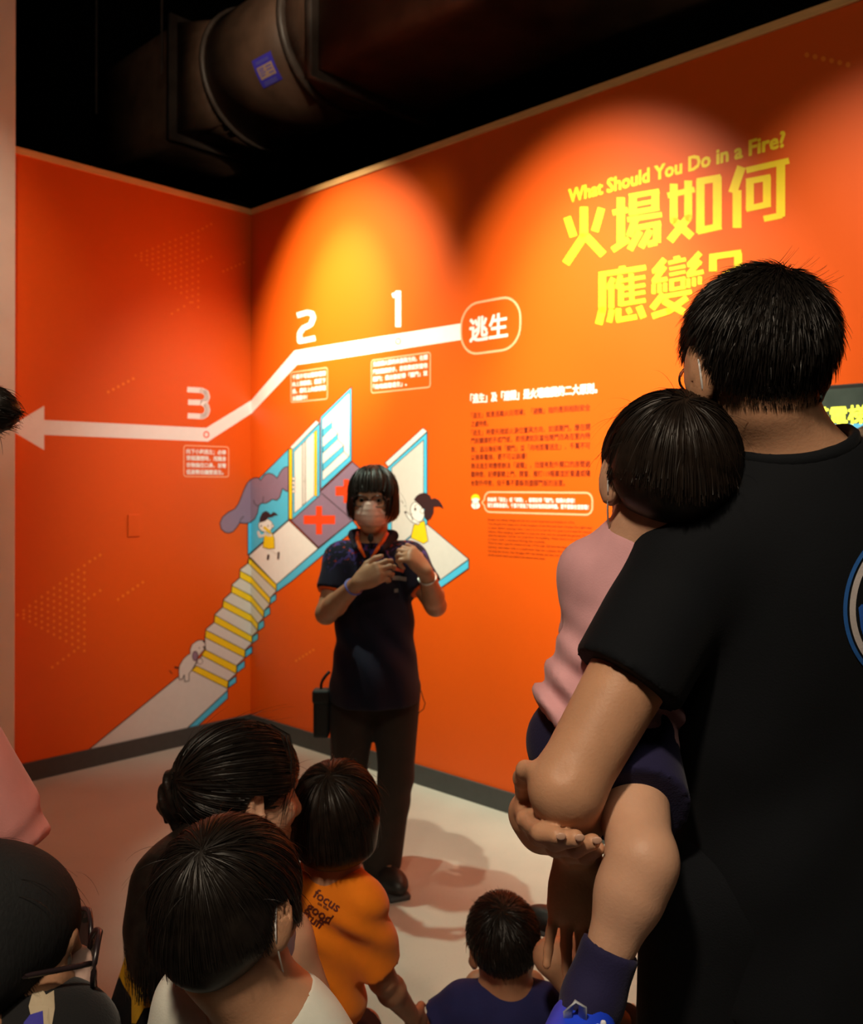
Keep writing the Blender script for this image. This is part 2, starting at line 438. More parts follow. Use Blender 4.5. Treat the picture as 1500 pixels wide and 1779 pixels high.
# --- caption boxes
ring('r', 644.8, 748.6, 697, 618, 678.6, 0.10, 0.006, P_PINKLINE, 'caption_outline', 'pale outline of the caption under numeral 1')
ring('r', 505.3, 569.7, 537, 642, 697, 0.10, 0.006, P_PINKLINE, 'caption_outline', 'pale outline of the caption under numeral 2')
ring('l', 318.7, 398.1, 358, 774.3, 829, 0.10, 0.006, P_PINKLINE, 'caption_outline', 'pale outline of the caption under numeral 3')
EM = (-0.12, 0.88)
L = Lettering('r', P_WHITE)
for i, (t, xe) in enumerate((('先確認火源的來源與方向，在開', 743), ('門前觸摸把手，若很燙就別當他', 743), ('關門；逃出後記得「關門」並', 743), ('「向地面層逃生」。', 707))):
    ym = (626.6, 640.3, 653.2, 667.0)[i]
    L.put(t, 649, xe, 697, ym - 4.6, ym + 4.6, 0.03, EM)
L.build('caption_lettering', 'white small caption lettering under numeral 1')
L = Lettering('r', P_WHITE)
for i, (t, xe) in enumerate((('千萬不可以搭乘電梯', 566), ('向上頂樓逃；逃至下', 566), ('逃，應往上向樓梯間', 566), ('去避難中！', 534))):
    ym = (652.0, 664.4, 676.8, 689.5)[i]
    L.put(t, 508.5, xe, 537, ym - 4.4, ym + 4.4, 0.03, EM)
L.build('caption_lettering', 'white small caption lettering under numeral 2')
L = Lettering('l', P_WHITE)
for i, (t, xe) in enumerate((('向下小跑逃生；必得', 392.5), ('穿越濃煙時，用隨身', 392.5), ('衣物摀住口鼻，並彎', 392.5), ('低姿勢沿牆壁逃生。', 388))):
    ym = (785.0, 796.3, 808.3, 820.2)[i]
    L.put(t, 324, xe, 358, ym - 4.4, ym + 4.4, 0.03, EM)
L.build('caption_lettering', 'white small caption lettering under numeral 3')
# --- main text
L = Lettering('r', P_WHITE); L.put('「逃生」及「避難」是火場應變的二大原則。', 818, 1038, 927, 674.5, 692.5, 0.03, EM); L.build('heading_lettering', 'white heading lettering above the dark paragraph')
L = Lettering('r', P_TEXT)
BODY = ['「逃生」就是逃離火災現場；「避難」指的是到相對安全', '之處待救。', '「逃生」時要先確認火源位置與方向，如須開門，應在開', '門前觸摸把手或門板，若很燙就別當他開門改為在室內待',
        '救；逃出後記得「關門」並「向地面層逃生」，千萬不可', '以搭乘電梯，更不可以跳樓！', '無法逃生時應想辦法「避難」，找個有對外開口的房間避', '難待救，記得要關上門、開窗、撥打119報案並於窗邊或陽', '台對外呼救，但千萬不要躲到塑膠門板的浴室。']
for i, t in enumerate(BODY):
    yl = (721.6, 736.5, 751.8, 765.6, 780.8, 794.6, 809.4, 824.0, 839.0)[i]
    xe = (1026, 849, 1026, 1026, 1026, 916, 1026, 1026, 982)[i]
    L.put(t, 819, xe, 823, yl - 5.6, yl + 5.6, 0.008, EM)
L.build('paragraph_lettering', 'dark red Chinese paragraph lettering on the right wall')
def tail(T): T.poly([(842, 866), (836.5, 873), (842, 880)], P_PINKLINE, side='r'); T.poly([(843.5, 868), (839, 873), (843.5, 878)], M_WALL, side='r')
ring('r', 841, 1031, 936, 854, 893.5, 0.36, 0.008, P_PINKLINE, 'bubble_outline', 'pale speech bubble outline below the dark paragraph', tail)
L = Lettering('r', P_WHITE)
L.put('無論是「逃生」或「避難」，都要記得「關門」阻隔火煙喔！', 847.6, 999, 936, 864.8, 873.0, 0.03, EM)
L.put('逃生避難最優先，千萬不要為了收拾財物而延誤時機，更不要躲在浴室喔！', 847.6, 1023, 936, 875.2, 883.6, 0.03, EM)
L.build('bubble_lettering', 'white two-line lettering inside the speech bubble')
k = K(810, 840, 6.25); T = Print()
T.ell(826.8, 878, 8.0, 6.6, P_WHITE, 0.8, side='r'); T.ell(826.6, 868.6, 7.4, 6.8, P_WHITE, 0.8, side='r')
T.poly(k((55, 180), (58, 145), (80, 120), (105, 114), (130, 122), (148, 148), (152, 180), (128, 160), (100, 156), (75, 164)), P_YEL, side='r')
T.line(k((58, 180), (76, 196)), 1.6, P_GREEN, 'r'); T.line(k((150, 180), (132, 196)), 1.6, P_GREEN, 'r'); T.line(k((105, 225), (105, 275)), 0.8, P_GREEN, 'r')
T.build('helmet_figure_print', 'tiny white figure print with a yellow helmet beside the bubble')
L = Lettering('r', P_TEXT)
ENG = ['Escape and taking refuge are the two most important principles in a fire.', 'You should first make sure of the location of the fire and then choose the right way', 'to leave. Before opening a door, touch it; if it is hot do not open it and wait for rescue', 'indoors. After escaping, remember to close the door and run towards the ground. Do not',
       'take the elevator and do not jump from the building. When there is no way out, find', 'a room with a window facing the outside.', 'Close the door, open the window and dial 119 for help. Call from the window or the', 'balcony, and never hide in a bathroom that has a plastic door, for it will', 'not stop the smoke. Seal the gaps with wet towels and stay low so that', 'smoke cannot reach you before the rescue team does.']
for i, t in enumerate(ENG):
    yl = 840 + (395, 441, 484, 526, 566, 607, 648, 692, 735, 778)[i] / 6.25
    xe = (999, 1029, 1028, 1028, 1028, 948, 1005, 1004, 988, 948)[i]
    L.put(t, 848.5, xe, 850, yl - 2.9, yl + 2.4, 0.0)
L.build('english_lettering', 'dark red small English lettering below the bubble')

# --- the escape picture
SC = K(290, 960, 6.843); SM = K(370, 760, 9.88); G1 = K(420, 830, 7.5); G2 = K(680, 730, 5.93); DD = K(490, 660, 6.846)
T = Print()                                             # staircase and lower floor
left = [(975, 60), (960, 130), (870, 200), (865, 300), (775, 380), (765, 475), (675, 555), (660, 650), (570, 735), (560, 830), (465, 910), (450, 1020), (460, 1160), (290, 1400)]
rt = [(1305, 380), (1305, 455), (1230, 540), (1225, 615), (1155, 695), (1150, 775), (1085, 845), (1080, 930), (1015, 995), (1015, 1075), (930, 1160), (925, 1250), (830, 1345), (825, 1440), (730, 1530), (720, 1640)]
T.poly(SC(*left) + [(308.5, 1176.5), (156, 1301), (156, 1304), (322.4, 1268)] + SC(*rt[::-1]), P_GREY, 1.8)
risers = [([(975, 60), (1305, 380)], [(1305, 455), (970, 130)]),
          ([(870, 215), (1000, 285), (1230, 540)], [(1225, 615), (1000, 372), (865, 298)]),
          ([(775, 392), (1000, 510), (1155, 695)], [(1150, 775), (1000, 597), (765, 473)]),
          ([(675, 568), (1000, 740), (1085, 845)], [(1080, 930), (1000, 828), (662, 650)]),
          ([(570, 742), (1015, 995)], [(1015, 1075), (562, 830)]),
          ([(462, 920), (930, 1160)], [(925, 1250), (455, 1010)]),
          ([(455, 1155), (830, 1345)], [(825, 1440), (412, 1222)]),
          ([(350, 1345), (730, 1530)], [(720, 1615), (292, 1400)])]
for a, b in risers: T.poly(SC(*(a + b)), P_YEL, 1.3, om=P_BLACK)
for q in ([(1305, 380), (1437, 285), (1437, 370), (1305, 462)], [(1235, 535), (1300, 490), (1300, 560), (1230, 615)], [(1160, 690), (1225, 645), (1230, 725), (1155, 780)], [(1090, 845), (1155, 800), (1160, 880), (1085, 935)],
          [(1020, 1000), (1085, 955), (1085, 1030), (1015, 1080)], [(935, 1165), (1015, 1110), (1015, 1190), (930, 1250)], [(835, 1350), (925, 1280), (925, 1360), (830, 1430)], [(735, 1535), (825, 1465), (825, 1540), (730, 1610)]):
    T.poly(SC(*q), P_CYAN, 1.4)
T.poly([(395.5, 1199.5), (395.5, 1213), (341.5, 1263), (322.4, 1268)], P_CYAN, 1.4)
T.build('staircase_print', 'white and yellow staircase print around the corner')
T = Print(0.004)                                         # landing, wall, floor tiles
T.poly([(430.7, 851.5), (501.6, 780.2), (501.6, 902.7), (430.7, 964.7)], P_CYAN, 1.6)
T.poly([(505, 903), (558, 853), (612.7, 802.5), (680, 862), (611, 906), (554, 951)], P_PURP, 1.6)
T.line([(558.7, 856.7), (606.7, 898)], 1.4, P_BLACK)
T.poly(G1((810, 490), (1220, 490), (1220, 605), (810, 605)), P_RED); T.poly(G1((970, 370), (1050, 370), (1050, 738), (970, 738)), P_RED)
T.poly(G1((1225, 112), (1460, 112), (1460, 235), (1225, 235)), P_RED); T.poly(G1((1330, 20), (1400, 20), (1400, 330), (1330, 330)), P_RED)
T.poly([(432.5, 965.5), (502, 904), (553.3, 953), (480.7, 1015.5)], P_WHITE, 1.6)
T.poly([(480.7, 1015.5), (554.7, 952.7), (613, 904.5), (622, 916), (558.7, 966), (508, 1008.7), (480.7, 1028.7)], P_CYAN, 1.5)
T.build('landing_print', 'landing and purple floor print with red crosses')
T = Print(0.008)
smoke = [(1300, 500), (1245, 508), (1200, 540), (1150, 610), (1105, 700), (1075, 665), (1030, 630), (960, 612), (900, 635), (855, 685), (822, 738), (790, 695), (730, 690), (650, 720), (590, 780), (530, 900), (480, 1040), (430, 1150), (370, 1230), (250, 1290), (160, 1370), (120, 1470), (140, 1570), (210, 1630), (280, 1640), (350, 1610), (410, 1540), (460, 1465), (560, 1475), (640, 1460), (720, 1400), (770, 1300), (790, 1180), (830, 1130), (910, 1130), (970, 1100), (1020, 1060), (1100, 1080), (1150, 1030), (1190, 900), (1200, 875), (1250, 915), (1300, 930)]
T.poly(SM(*smoke), P_PURP, 1.5)
T.line(SM((700, 1070), (715, 1130), (770, 1180), (800, 1165)), 1.2, P_BLACK); T.line(SM((870, 1010), (865, 1090), (855, 1130)), 1.2, P_BLACK); T.line(SM((455, 1465), (480, 1400), (530, 1350)), 1.2, P_BLACK)
T.build('smoke_cloud_print', 'purple grey smoke cloud print on the corner')
T = Print(0.010)                                         # lift door and stairway
T.poly(DD((465, 440), (830, 85), (830, 960), (465, 1300)), P_CYAN, 1.4)
T.poly(DD((485, 470), (805, 155), (805, 905), (485, 1195)), P_WHITE, 0.8)
for q in ([(490, 590), (600, 500), (600, 570), (490, 680)], [(490, 800), (665, 640), (668, 705), (490, 870)], [(490, 1000), (735, 780), (738, 850), (490, 1085)]):
    T.poly(DD(*q), P_CYAN, 0.9)
for q in ([(540, 440), (600, 500), (600, 570), (668, 635), (668, 710), (738, 780), (738, 850), (805, 915)],): T.line(DD(*q), 0.9, P_BLACK)
T.poly(DD((443, 520), (466, 440), (466, 1300), (455, 1330)), P_PURP)
T.poly(DD((100, 800), (410, 480), (445, 512), (130, 835)), P_WHITE, 1.2)
T.poly(DD((125, 835), (452, 518), (452, 1372), (430, 1392), (150, 1640), (125, 1660)), P_CYAN, 1.0)
T.poly(DD((150, 855), (390, 615), (390, 1375), (150, 1585)), P_WHITE, 0.8)
T.poly(DD((245, 760), (285, 722), (285, 1455), (245, 1495)), P_GREY, 0.8)
T.poly(DD((388, 617), (420, 590), (420, 1390), (388, 1372)), P_YEL, 0.8)
T.poly(DD((85, 820), (127, 820), (127, 1662), (85, 1650)), P_YEL, 1.2)
for y in (1175, 1225, 1275, 1325): T.ell(*DD((142, y))[0], 2.6, 2.8, P_WHITE, 0.7, 8)
T.line(DD((258, 1205), (278, 1205)), 1.0, P_BLACK)
T.build('lift_door_print', 'white lift door and cyan stairway print')
T = Print(0.012)
T.poly([(669.5, 804), (735.5, 743.5), (743, 749.5), (675.5, 811)], P_WHITE, 1.3)
T.poly([(674, 813), (742.6, 751), (742.6, 912), (674, 966)], P_CYAN, 1.3)
T.poly([(681, 813), (736.5, 764.5), (736.5, 912), (681, 958)], P_GREY, 1.0)
T.poly([(681, 960), (742.4, 910.5), (815, 971.5), (763, 1009.5), (722, 1010)], P_GREY, 1.4)
T.poly([(763, 1009.3), (815, 972.5), (815, 987), (768, 1020), (740, 1012)], P_CYAN, 1.4)
T.build('window_room_print', 'grey room print with a cyan frame and floor')
# --- drawn figures
T = Print(0.016)
T.line(G1((312, 925), (352, 1015)), 5.2, P_WHITE, cap=True); T.line(G1((400, 935), (482, 985)), 5.2, P_WHITE, cap=True)
T.line(G1((352, 1012), (345, 1058)), 4.0, P_HAIR, cap=True); T.line(G1((486, 975), (480, 1055)), 3.4, P_HAIR, cap=True)
T.poly(G1((300, 740), (345, 735), (400, 715), (428, 790), (434, 920), (360, 928), (280, 906)), P_YEL, 0.9)
T.ell(*G1((316, 622))[0], 12.6, 11.4, P_WHITE, 0.9); T.ell(*G1((408, 628))[0], 2.2, 3.0, P_WHITE, 0.8)
T.poly(G1((232, 585), (240, 520), (275, 455), (318, 432), (355, 447), (380, 480), (415, 445), (450, 460), (482, 492), (440, 488), (398, 512), (370, 515), (345, 522), (320, 560), (280, 575)), P_HAIR)
T.ell(*G1((258, 628))[0], 1.0, 1.9, P_HAIR, n=10); T.ell(*G1((348, 628))[0], 1.0, 1.7, P_HAIR, n=10)
T.line(G1((302, 650), (368, 706)), 5.0, P_YEL, cap=True)
T.line(G1((222, 710), (240, 765), (288, 752)), 4.6, P_WHITE, cap=True); T.line(G1((312, 725), (345, 745), (382, 748)), 5.0, P_WHITE, cap=True)
T.build('running_girl_print', 'drawn girl in a yellow dress covering her mouth')
T = Print(0.016)
T.ell(*G2((272, 945))[0], 11.6, 17.5, P_WHITE, 1.0, rot=-0.25)
T.poly(G2((205, 1210), (235, 1078), (345, 1036), (383, 1245), (335, 1272)), P_YEL, 1.0)
T.poly(G2((236, 818), (262, 780), (300, 755), (350, 746), (400, 775), (418, 812), (455, 803), (492, 822), (525, 868), (542, 914), (500, 886), (440, 888), (438, 950), (408, 1012), (372, 1036), (348, 1010), (338, 960), (348, 915), (322, 908), (298, 880), (268, 852)), P_HAIR)
T.ell(*G2((322, 935))[0], 3.4, 4.6, P_WHITE, 0.8); T.ell(*G2((250, 916))[0], 1.8, 3.2, P_HAIR, n=12)
T.line(G2((240, 885), (272, 868)), 1.0, P_HAIR); T.line(G2((212, 962), (225, 968)), 1.0, P_HAIR)
T.line(G2((165, 965), (215, 1030), (278, 1062)), 6.6, P_HAIR, cap=True); T.line(G2((168, 968), (216, 1030), (278, 1060)), 5.0, P_WHITE, cap=True)
T.ell(*G2((150, 948))[0], 2.2, 1.8, P_HAIR, n=10); T.ell(*G2((62, 937))[0], 4.8, 6.2, P_WHITE, 1.1)
T.line(G2((104, 825), (128, 858)), 1.0, P_HAIR); T.line(G2((135, 885), (150, 885)), 1.0, P_HAIR)
T.build('shouting_girl_print', 'drawn girl in a yellow dress with a ponytail')
T = Print(0.016)
T.line(SC((142, 1372), (88, 1362)), 3.0, P_HAIR); T.line(SC((30, 1400), (60, 1440)), 1.4, P_HAIR)
T.poly(SC((140, 1405), (150, 1340), (190, 1270), (240, 1220), (275, 1200), (275, 1150), (300, 1090), (360, 1045), (420, 1038), (450, 1068), (458, 1120), (440, 1155), (400, 1200), (370, 1240), (350, 1300), (300, 1390), (262, 1440), (262, 1525), (210, 1532), (205, 1450), (182, 1505), (145, 1510)), P_GREY, 1.2)
T.ell(*SC((335, 1230))[0], 4.8, 8.4, P_PURP, 1.2); T.ell(*SC((440, 1124))[0], 2.0, 2.0, P_HAIR, n=10); T.ell(*SC((436, 1055))[0], 1.6, 2.0, P_HAIR, n=10)
T.ell(*SC((384, 1132))[0], 0.9, 1.2, P_HAIR, n=8); T.ell(*SC((392, 1292))[0], 4.8, 5.0, P_GREY, 0.9)
T.build('dog_print', 'drawn white dog climbing the staircase')
# --- dotted marks
def dots(name, side, pts, r=2.4):
    T = Print()
    for p in pts:
        T.n = 0; T.ell(p[0], p[1], r, r * 1.1, P_DOT, n=8, side=side)
    T.build(name, 'faint orange dots')
def run(a, b, n): return [(a[0] + (b[0] - a[0]) * i / (n - 1), a[1] + (b[1] - a[1]) * i / (n - 1)) for i in range(n)]
def tri(k, apex, top, bot, cols, ext):
    pts = []
    for i in range(cols):
        t = i / (cols - 1)
        a = (apex[0] + (top[0] - apex[0]) * t, apex[1] + (top[1] - apex[1]) * t)
        b = (apex[0] + (bot[0] - apex[0]) * t, apex[1] + (bot[1] - apex[1]) * t)
        pts += run(a, b, i + 2) if i else [a]
    for e in ext: pts += run(*e)
    return k(*pts)
kk = K(0, 920, 2.885)
dots('dot_pattern', 'l', tri(kk, (88, 428), (423, 180), (423, 608), 12, [((450, 160), (502, 128), 3), ((445, 345), (502, 306), 3), ((372, 610), (262, 690), 5), ((592, 350), (716, 264), 6)]))
kk = K(0, 0, 1.875)
dots('dot_pattern', 'l', tri(kk, (442, 832), (646, 752), (646, 1000), 12, [((660, 745), (688, 730), 3), ((660, 850), (688, 836), 3), ((620, 985), (560, 1022), 4), ((728, 884), (795, 855), 6)]), 2.0)
dots('dot_pattern', 'l', K(0, 480, 3.125)(*run((588, 628), (724, 556), 6)))
dots('dot_pattern', 'r', K(480, 760, 3.868)(*run((135, 1500), (250, 1428), 6)), 2.0)
dots('dot_pattern', 'r', K(1300, 0, 7.5)(*run((768, 715), (1305, 842), 6)), 4.4)

# --- blank plate on the left wall, screen on the right wall
ua, za = on_wall('l', 221.5, 932.5); ub, zb = on_wall('l', 242.5, 893.5)
wp = link('wall_plate', wall_box('wall_plate', 'l', min(ua, ub), max(ua, ub), za, zb, 0.0, 0.007, M_WALL, 0.002))
tag(wp, 'orange painted blank cover plate on the left wall below the arrow', 'wall plate')
for zz in (0.2, 0.8):
    c = wall_pt('l', (ua + ub) / 2, za + (zb - za) * zz, 0.0080)
    bm = bmesh.new(); bmesh.ops.create_cone(bm, cap_ends=True, segments=10, radius1=0.004, radius2=0.003, depth=0.003)
    bmesh.ops.rotate(bm, verts=bm.verts, matrix=Matrix.Rotation(math.pi / 2, 3, 'X') @ Matrix.Identity(3))
    bmesh.ops.rotate(bm, verts=bm.verts, matrix=Matrix.Rotation(math.atan2(-RD[0], RD[1]), 3, 'Z'))
    bmesh.ops.translate(bm, verts=bm.verts, vec=c)
    me = bpy.data.meshes.new('screw'); bm.to_mesh(me); bm.free(); me.materials.append(M_WALL); link('screw', me, wp)
us0, us1 = on_wall('r', 1392, 700)[0], on_wall('r', 1660, 700)[0]
zs1 = on_wall('r', 1480, 669)[1]; zs0 = zs1 - (us1 - us0) * 0.58
M_BEZ = mat('screen_bezel_black', (0.010, 0.009, 0.008), rough=0.8, var=0.05)
sc_root = link('wall_screen', wall_box('wall_screen', 'r', us0, us1, zs0, zs1, 0.0, 0.045, M_BEZ, 0.004))
tag(sc_root, 'lit black-framed wall screen with yellow characters, on the right wall', 'screen')
def panel(name, u0, u1, z0, z1, off, m, parent):
    return link(name, mesh_from(name, [wall_pt('r', u0, z0, off), wall_pt('r', u1, z0, off), wall_pt('r', u1, z1, off), wall_pt('r', u0, z1, off)], [(0, 1, 2, 3)], [m]), parent)
bz = 0.014
M_PIC = mat('screen_picture', (0.035, 0.045, 0.035), rough=0.3, var=0.5, scale=5, emit=0.8)
M_BLUE = mat('screen_blue', (0.10, 0.42, 0.62), rough=0.3, var=0.4, scale=14, emit=0.9)
M_PALE = mat('screen_pale', (0.45, 0.85, 0.90), rough=0.3, var=0.15, scale=14, emit=0.95)
M_YTXT = mat('screen_yellow', (0.92, 0.95, 0.10), rough=0.3, var=0.03, emit=1.0)
panel('screen_picture', us0 + bz, us1 - bz, zs0 + bz, zs1 - bz, 0.0455, M_PIC, sc_root)
zc = lambda y: on_wall('r', 1480, y)[1]
uu = lambda x: on_wall('r', x, 720)[0]
def flat(name, pts, off, m):
    return link(name, mesh_from(name, [wall_pt('r', uu(x), zc(y), off) for x, y in pts], [tuple(range(len(pts)))], [m]), sc_root)
flat('blue_band', [(1405, 738), (1650, 738), (1650, 780), (1405, 780)], 0.0460, M_BLUE)
flat('pale_figure', [(1448, 740), (1456, 736), (1464, 738), (1463, 748), (1458, 758), (1448, 752)], 0.0464, M_PALE)
flat('pale_figure', [(1471, 739), (1480, 739), (1483, 749), (1489, 757), (1460, 758), (1470, 752)], 0.0464, M_PALE)
V, Fc = text_mesh('搭電梯'); V, Fc = np.concatenate([V + np.array([dx, dy, 0]) for dx in (-0.03, 0.03) for dy in (-0.03, 0.03)]), [tuple(i + k * len(V) for i in f) for k in range(4) for f in Fc]
a, b, c, d = V[:, 0].min(), V[:, 0].max(), V[:, 1].min(), V[:, 1].max()
me = mesh_from('screen_lettering', [wall_pt('r', uu(1418) + (uu(1515) - uu(1418)) * (v[0] - a) / (b - a), zc(739) + (zc(706) - zc(739)) * (v[1] - c) / (d - c), 0.0470) for v in V], Fc, [M_YTXT])
link('screen_lettering', me, sc_root)

# ------------------------------------------------------------------ duct under the ceiling
M_DUCT = mat('dark_painted_duct', (0.16, 0.085, 0.055), rough=0.45, var=0.35, scale=4, bump=0.1, bscale=12, metal=0.0, spec=0.35)
M_FLNG = mat('duct_flange', (0.12, 0.085, 0.07), rough=0.4, var=0.3, scale=8, spec=0.45)
DUCTY = 6.4
dc = at(452, 140, DUCTY)                           # axis point at the left ring
ax = np.array([RD[0], RD[1], 0.0]); sd = np.array([LD[0], LD[1], 0.0]); upv = np.array([0, 0, 1.0])
duct = empty('ceiling_duct', tuple(dc)); tag(duct, 'dark round air duct with square ends under the black ceiling', 'duct')
RAD = 0.465
def loft(name, secs, m, parent, close=True):
    V, Fc = [], []
    n = len(secs[0])
    for s in secs: V += [tuple(p) for p in s]
    for j in range(len(secs) - 1):
        for i in range(n):
            Fc.append((j * n + i, j * n + (i + 1) % n, (j + 1) * n + (i + 1) % n, (j + 1) * n + i))
    if close:
        Fc.append(tuple(range(n))[::-1]); Fc.append(tuple(range((len(secs) - 1) * n, len(secs) * n)))
    me = mesh_from(name, V, Fc, [m])
    for p in me.polygons: p.use_smooth = len(p.vertices) == 4
    return link(name, me, parent)
def circ(t, r, n=40): return [dc + ax * t + sd * r * math.cos(2 * math.pi * i / n) + upv * r * math.sin(2 * math.pi * i / n) for i in range(n)]
def sq(t, hw, hh, n=40):
    out = []
    for i in range(n):
        a = 2 * math.pi * i / n; c, s = math.cos(a), math.sin(a); k = 1 / max(abs(c), abs(s))
        out.append(dc + ax * t + sd * hw * c * k + upv * hh * s * k)
    return out
loft('round_section', [circ(0.000, RAD), circ(0.876, RAD)], M_DUCT, duct)
loft('ring_flange', [circ(-0.016, RAD), circ(-0.016, RAD + 0.022), circ(0.016, RAD + 0.022), circ(0.016, RAD)], M_FLNG, duct)
loft('ring_flange', [circ(0.850, RAD), circ(0.850, RAD + 0.03), circ(0.889, RAD + 0.03), circ(0.889, RAD)], M_FLNG, duct)
loft('transition', [circ(-0.016, RAD - 0.01), sq(-0.390, 0.429, 0.390)], M_DUCT, duct)
loft('transition', [circ(0.889, RAD - 0.01), sq(1.162, 0.468, 0.468)], M_DUCT, duct)
loft('square_flange', [sq(-0.442, 0.481, 0.442), sq(-0.390, 0.481, 0.442)], M_FLNG, duct)
loft('square_section', [sq(-0.442, 0.429, 0.390), sq(-1.690, 0.429, 0.390)], M_DUCT, duct)
loft('square_flange', [sq(1.162, 0.520, 0.520), sq(1.227, 0.520, 0.520)], M_FLNG, duct)
loft('square_section', [sq(1.227, 0.468, 0.468), sq(3.380, 0.468, 0.468)], M_DUCT, duct)
def hanger(t, off):
    p = dc + ax * t + sd * off
    a = 0.006
    return link('hanger_rod', prism('hanger_rod', [(p[0] - a, p[1] - a), (p[0] + a, p[1] - a), (p[0] + a, p[1] + a), (p[0] - a, p[1] + a)], dc[2], 5.6, M_FLNG), duct)
for t in (-1.4, -0.42, 1.2, 2.8):
    for q in (-0.53, 0.53): hanger(t, q)
# sticker on the curved side
M_STK = mat('blue_sticker', (0.12, 0.09, 0.95), rough=0.3, var=0.05, spec=0.3)
M_STW = mat('pale_sticker_field', (0.85, 0.55, 0.42), rough=0.4, var=0.05)
M_STT = mat('sticker_pale_blue', (0.30, 0.28, 0.85), rough=0.4, var=0.05)
def duct_hit(px, py):
    d = ray(px, py); o_ = np.array([0, 0, CAMH]); w = o_ - dc
    d2 = d - ax * (d @ ax); w2 = w - ax * (w @ ax)
    A, B, Cc = d2 @ d2, 2 * d2 @ w2, w2 @ w2 - RAD ** 2
    t = (-B - math.sqrt(max(0, B * B - 4 * A * Cc))) / (2 * A)
    q = o_ + d * t - dc
    return q @ ax, math.atan2(q @ upv, q @ sd)
def duct_patch(name, t0, t1, a0, a1, r, m, parent):
    V, Fc, n = [], [], 8
    for i in range(n + 1):
        a = a0 + (a1 - a0) * i / n
        for t in (t0, t1): V.append(dc + ax * t + sd * r * math.cos(a) + upv * r * math.sin(a))
    for i in range(n): Fc.append((2 * i, 2 * i + 1, 2 * i + 3, 2 * i + 2))
    return link(name, mesh_from(name, V, Fc, [m]), parent)
t0, a0 = duct_hit(444, 134); t1, a1 = duct_hit(483, 112)
tc, ac = duct_hit(463, 122)
st = duct_patch('sticker', tc - 0.10, tc + 0.10, ac - 0.185, ac + 0.185, RAD + 0.002, M_STK, duct); st['label'] = 'blue and white sticker'
duct_patch('sticker_field', tc - 0.078, tc + 0.078, ac - 0.085, ac + 0.075, RAD + 0.003, M_STW, st)
for z in (0.135, 0.115, -0.125, -0.145, -0.165):
    duct_patch('sticker_line', tc - 0.07, tc + 0.06, ac + z - 0.005, ac + z + 0.005, RAD + 0.003, M_STT, st)
for z, x0, x1 in ((0.045, -0.036, -0.006), (0.02, -0.036, -0.01), (-0.01, -0.036, -0.004), (-0.04, -0.036, -0.012), (0.04, 0.004, 0.034), (0.0, 0.004, 0.034), (-0.045, 0.01, 0.036)):
    duct_patch('sticker_line', tc + x0 * 1.8, tc + x1 * 1.8, ac + z - 0.006, ac + z + 0.006, RAD + 0.0036, M_STK, st)

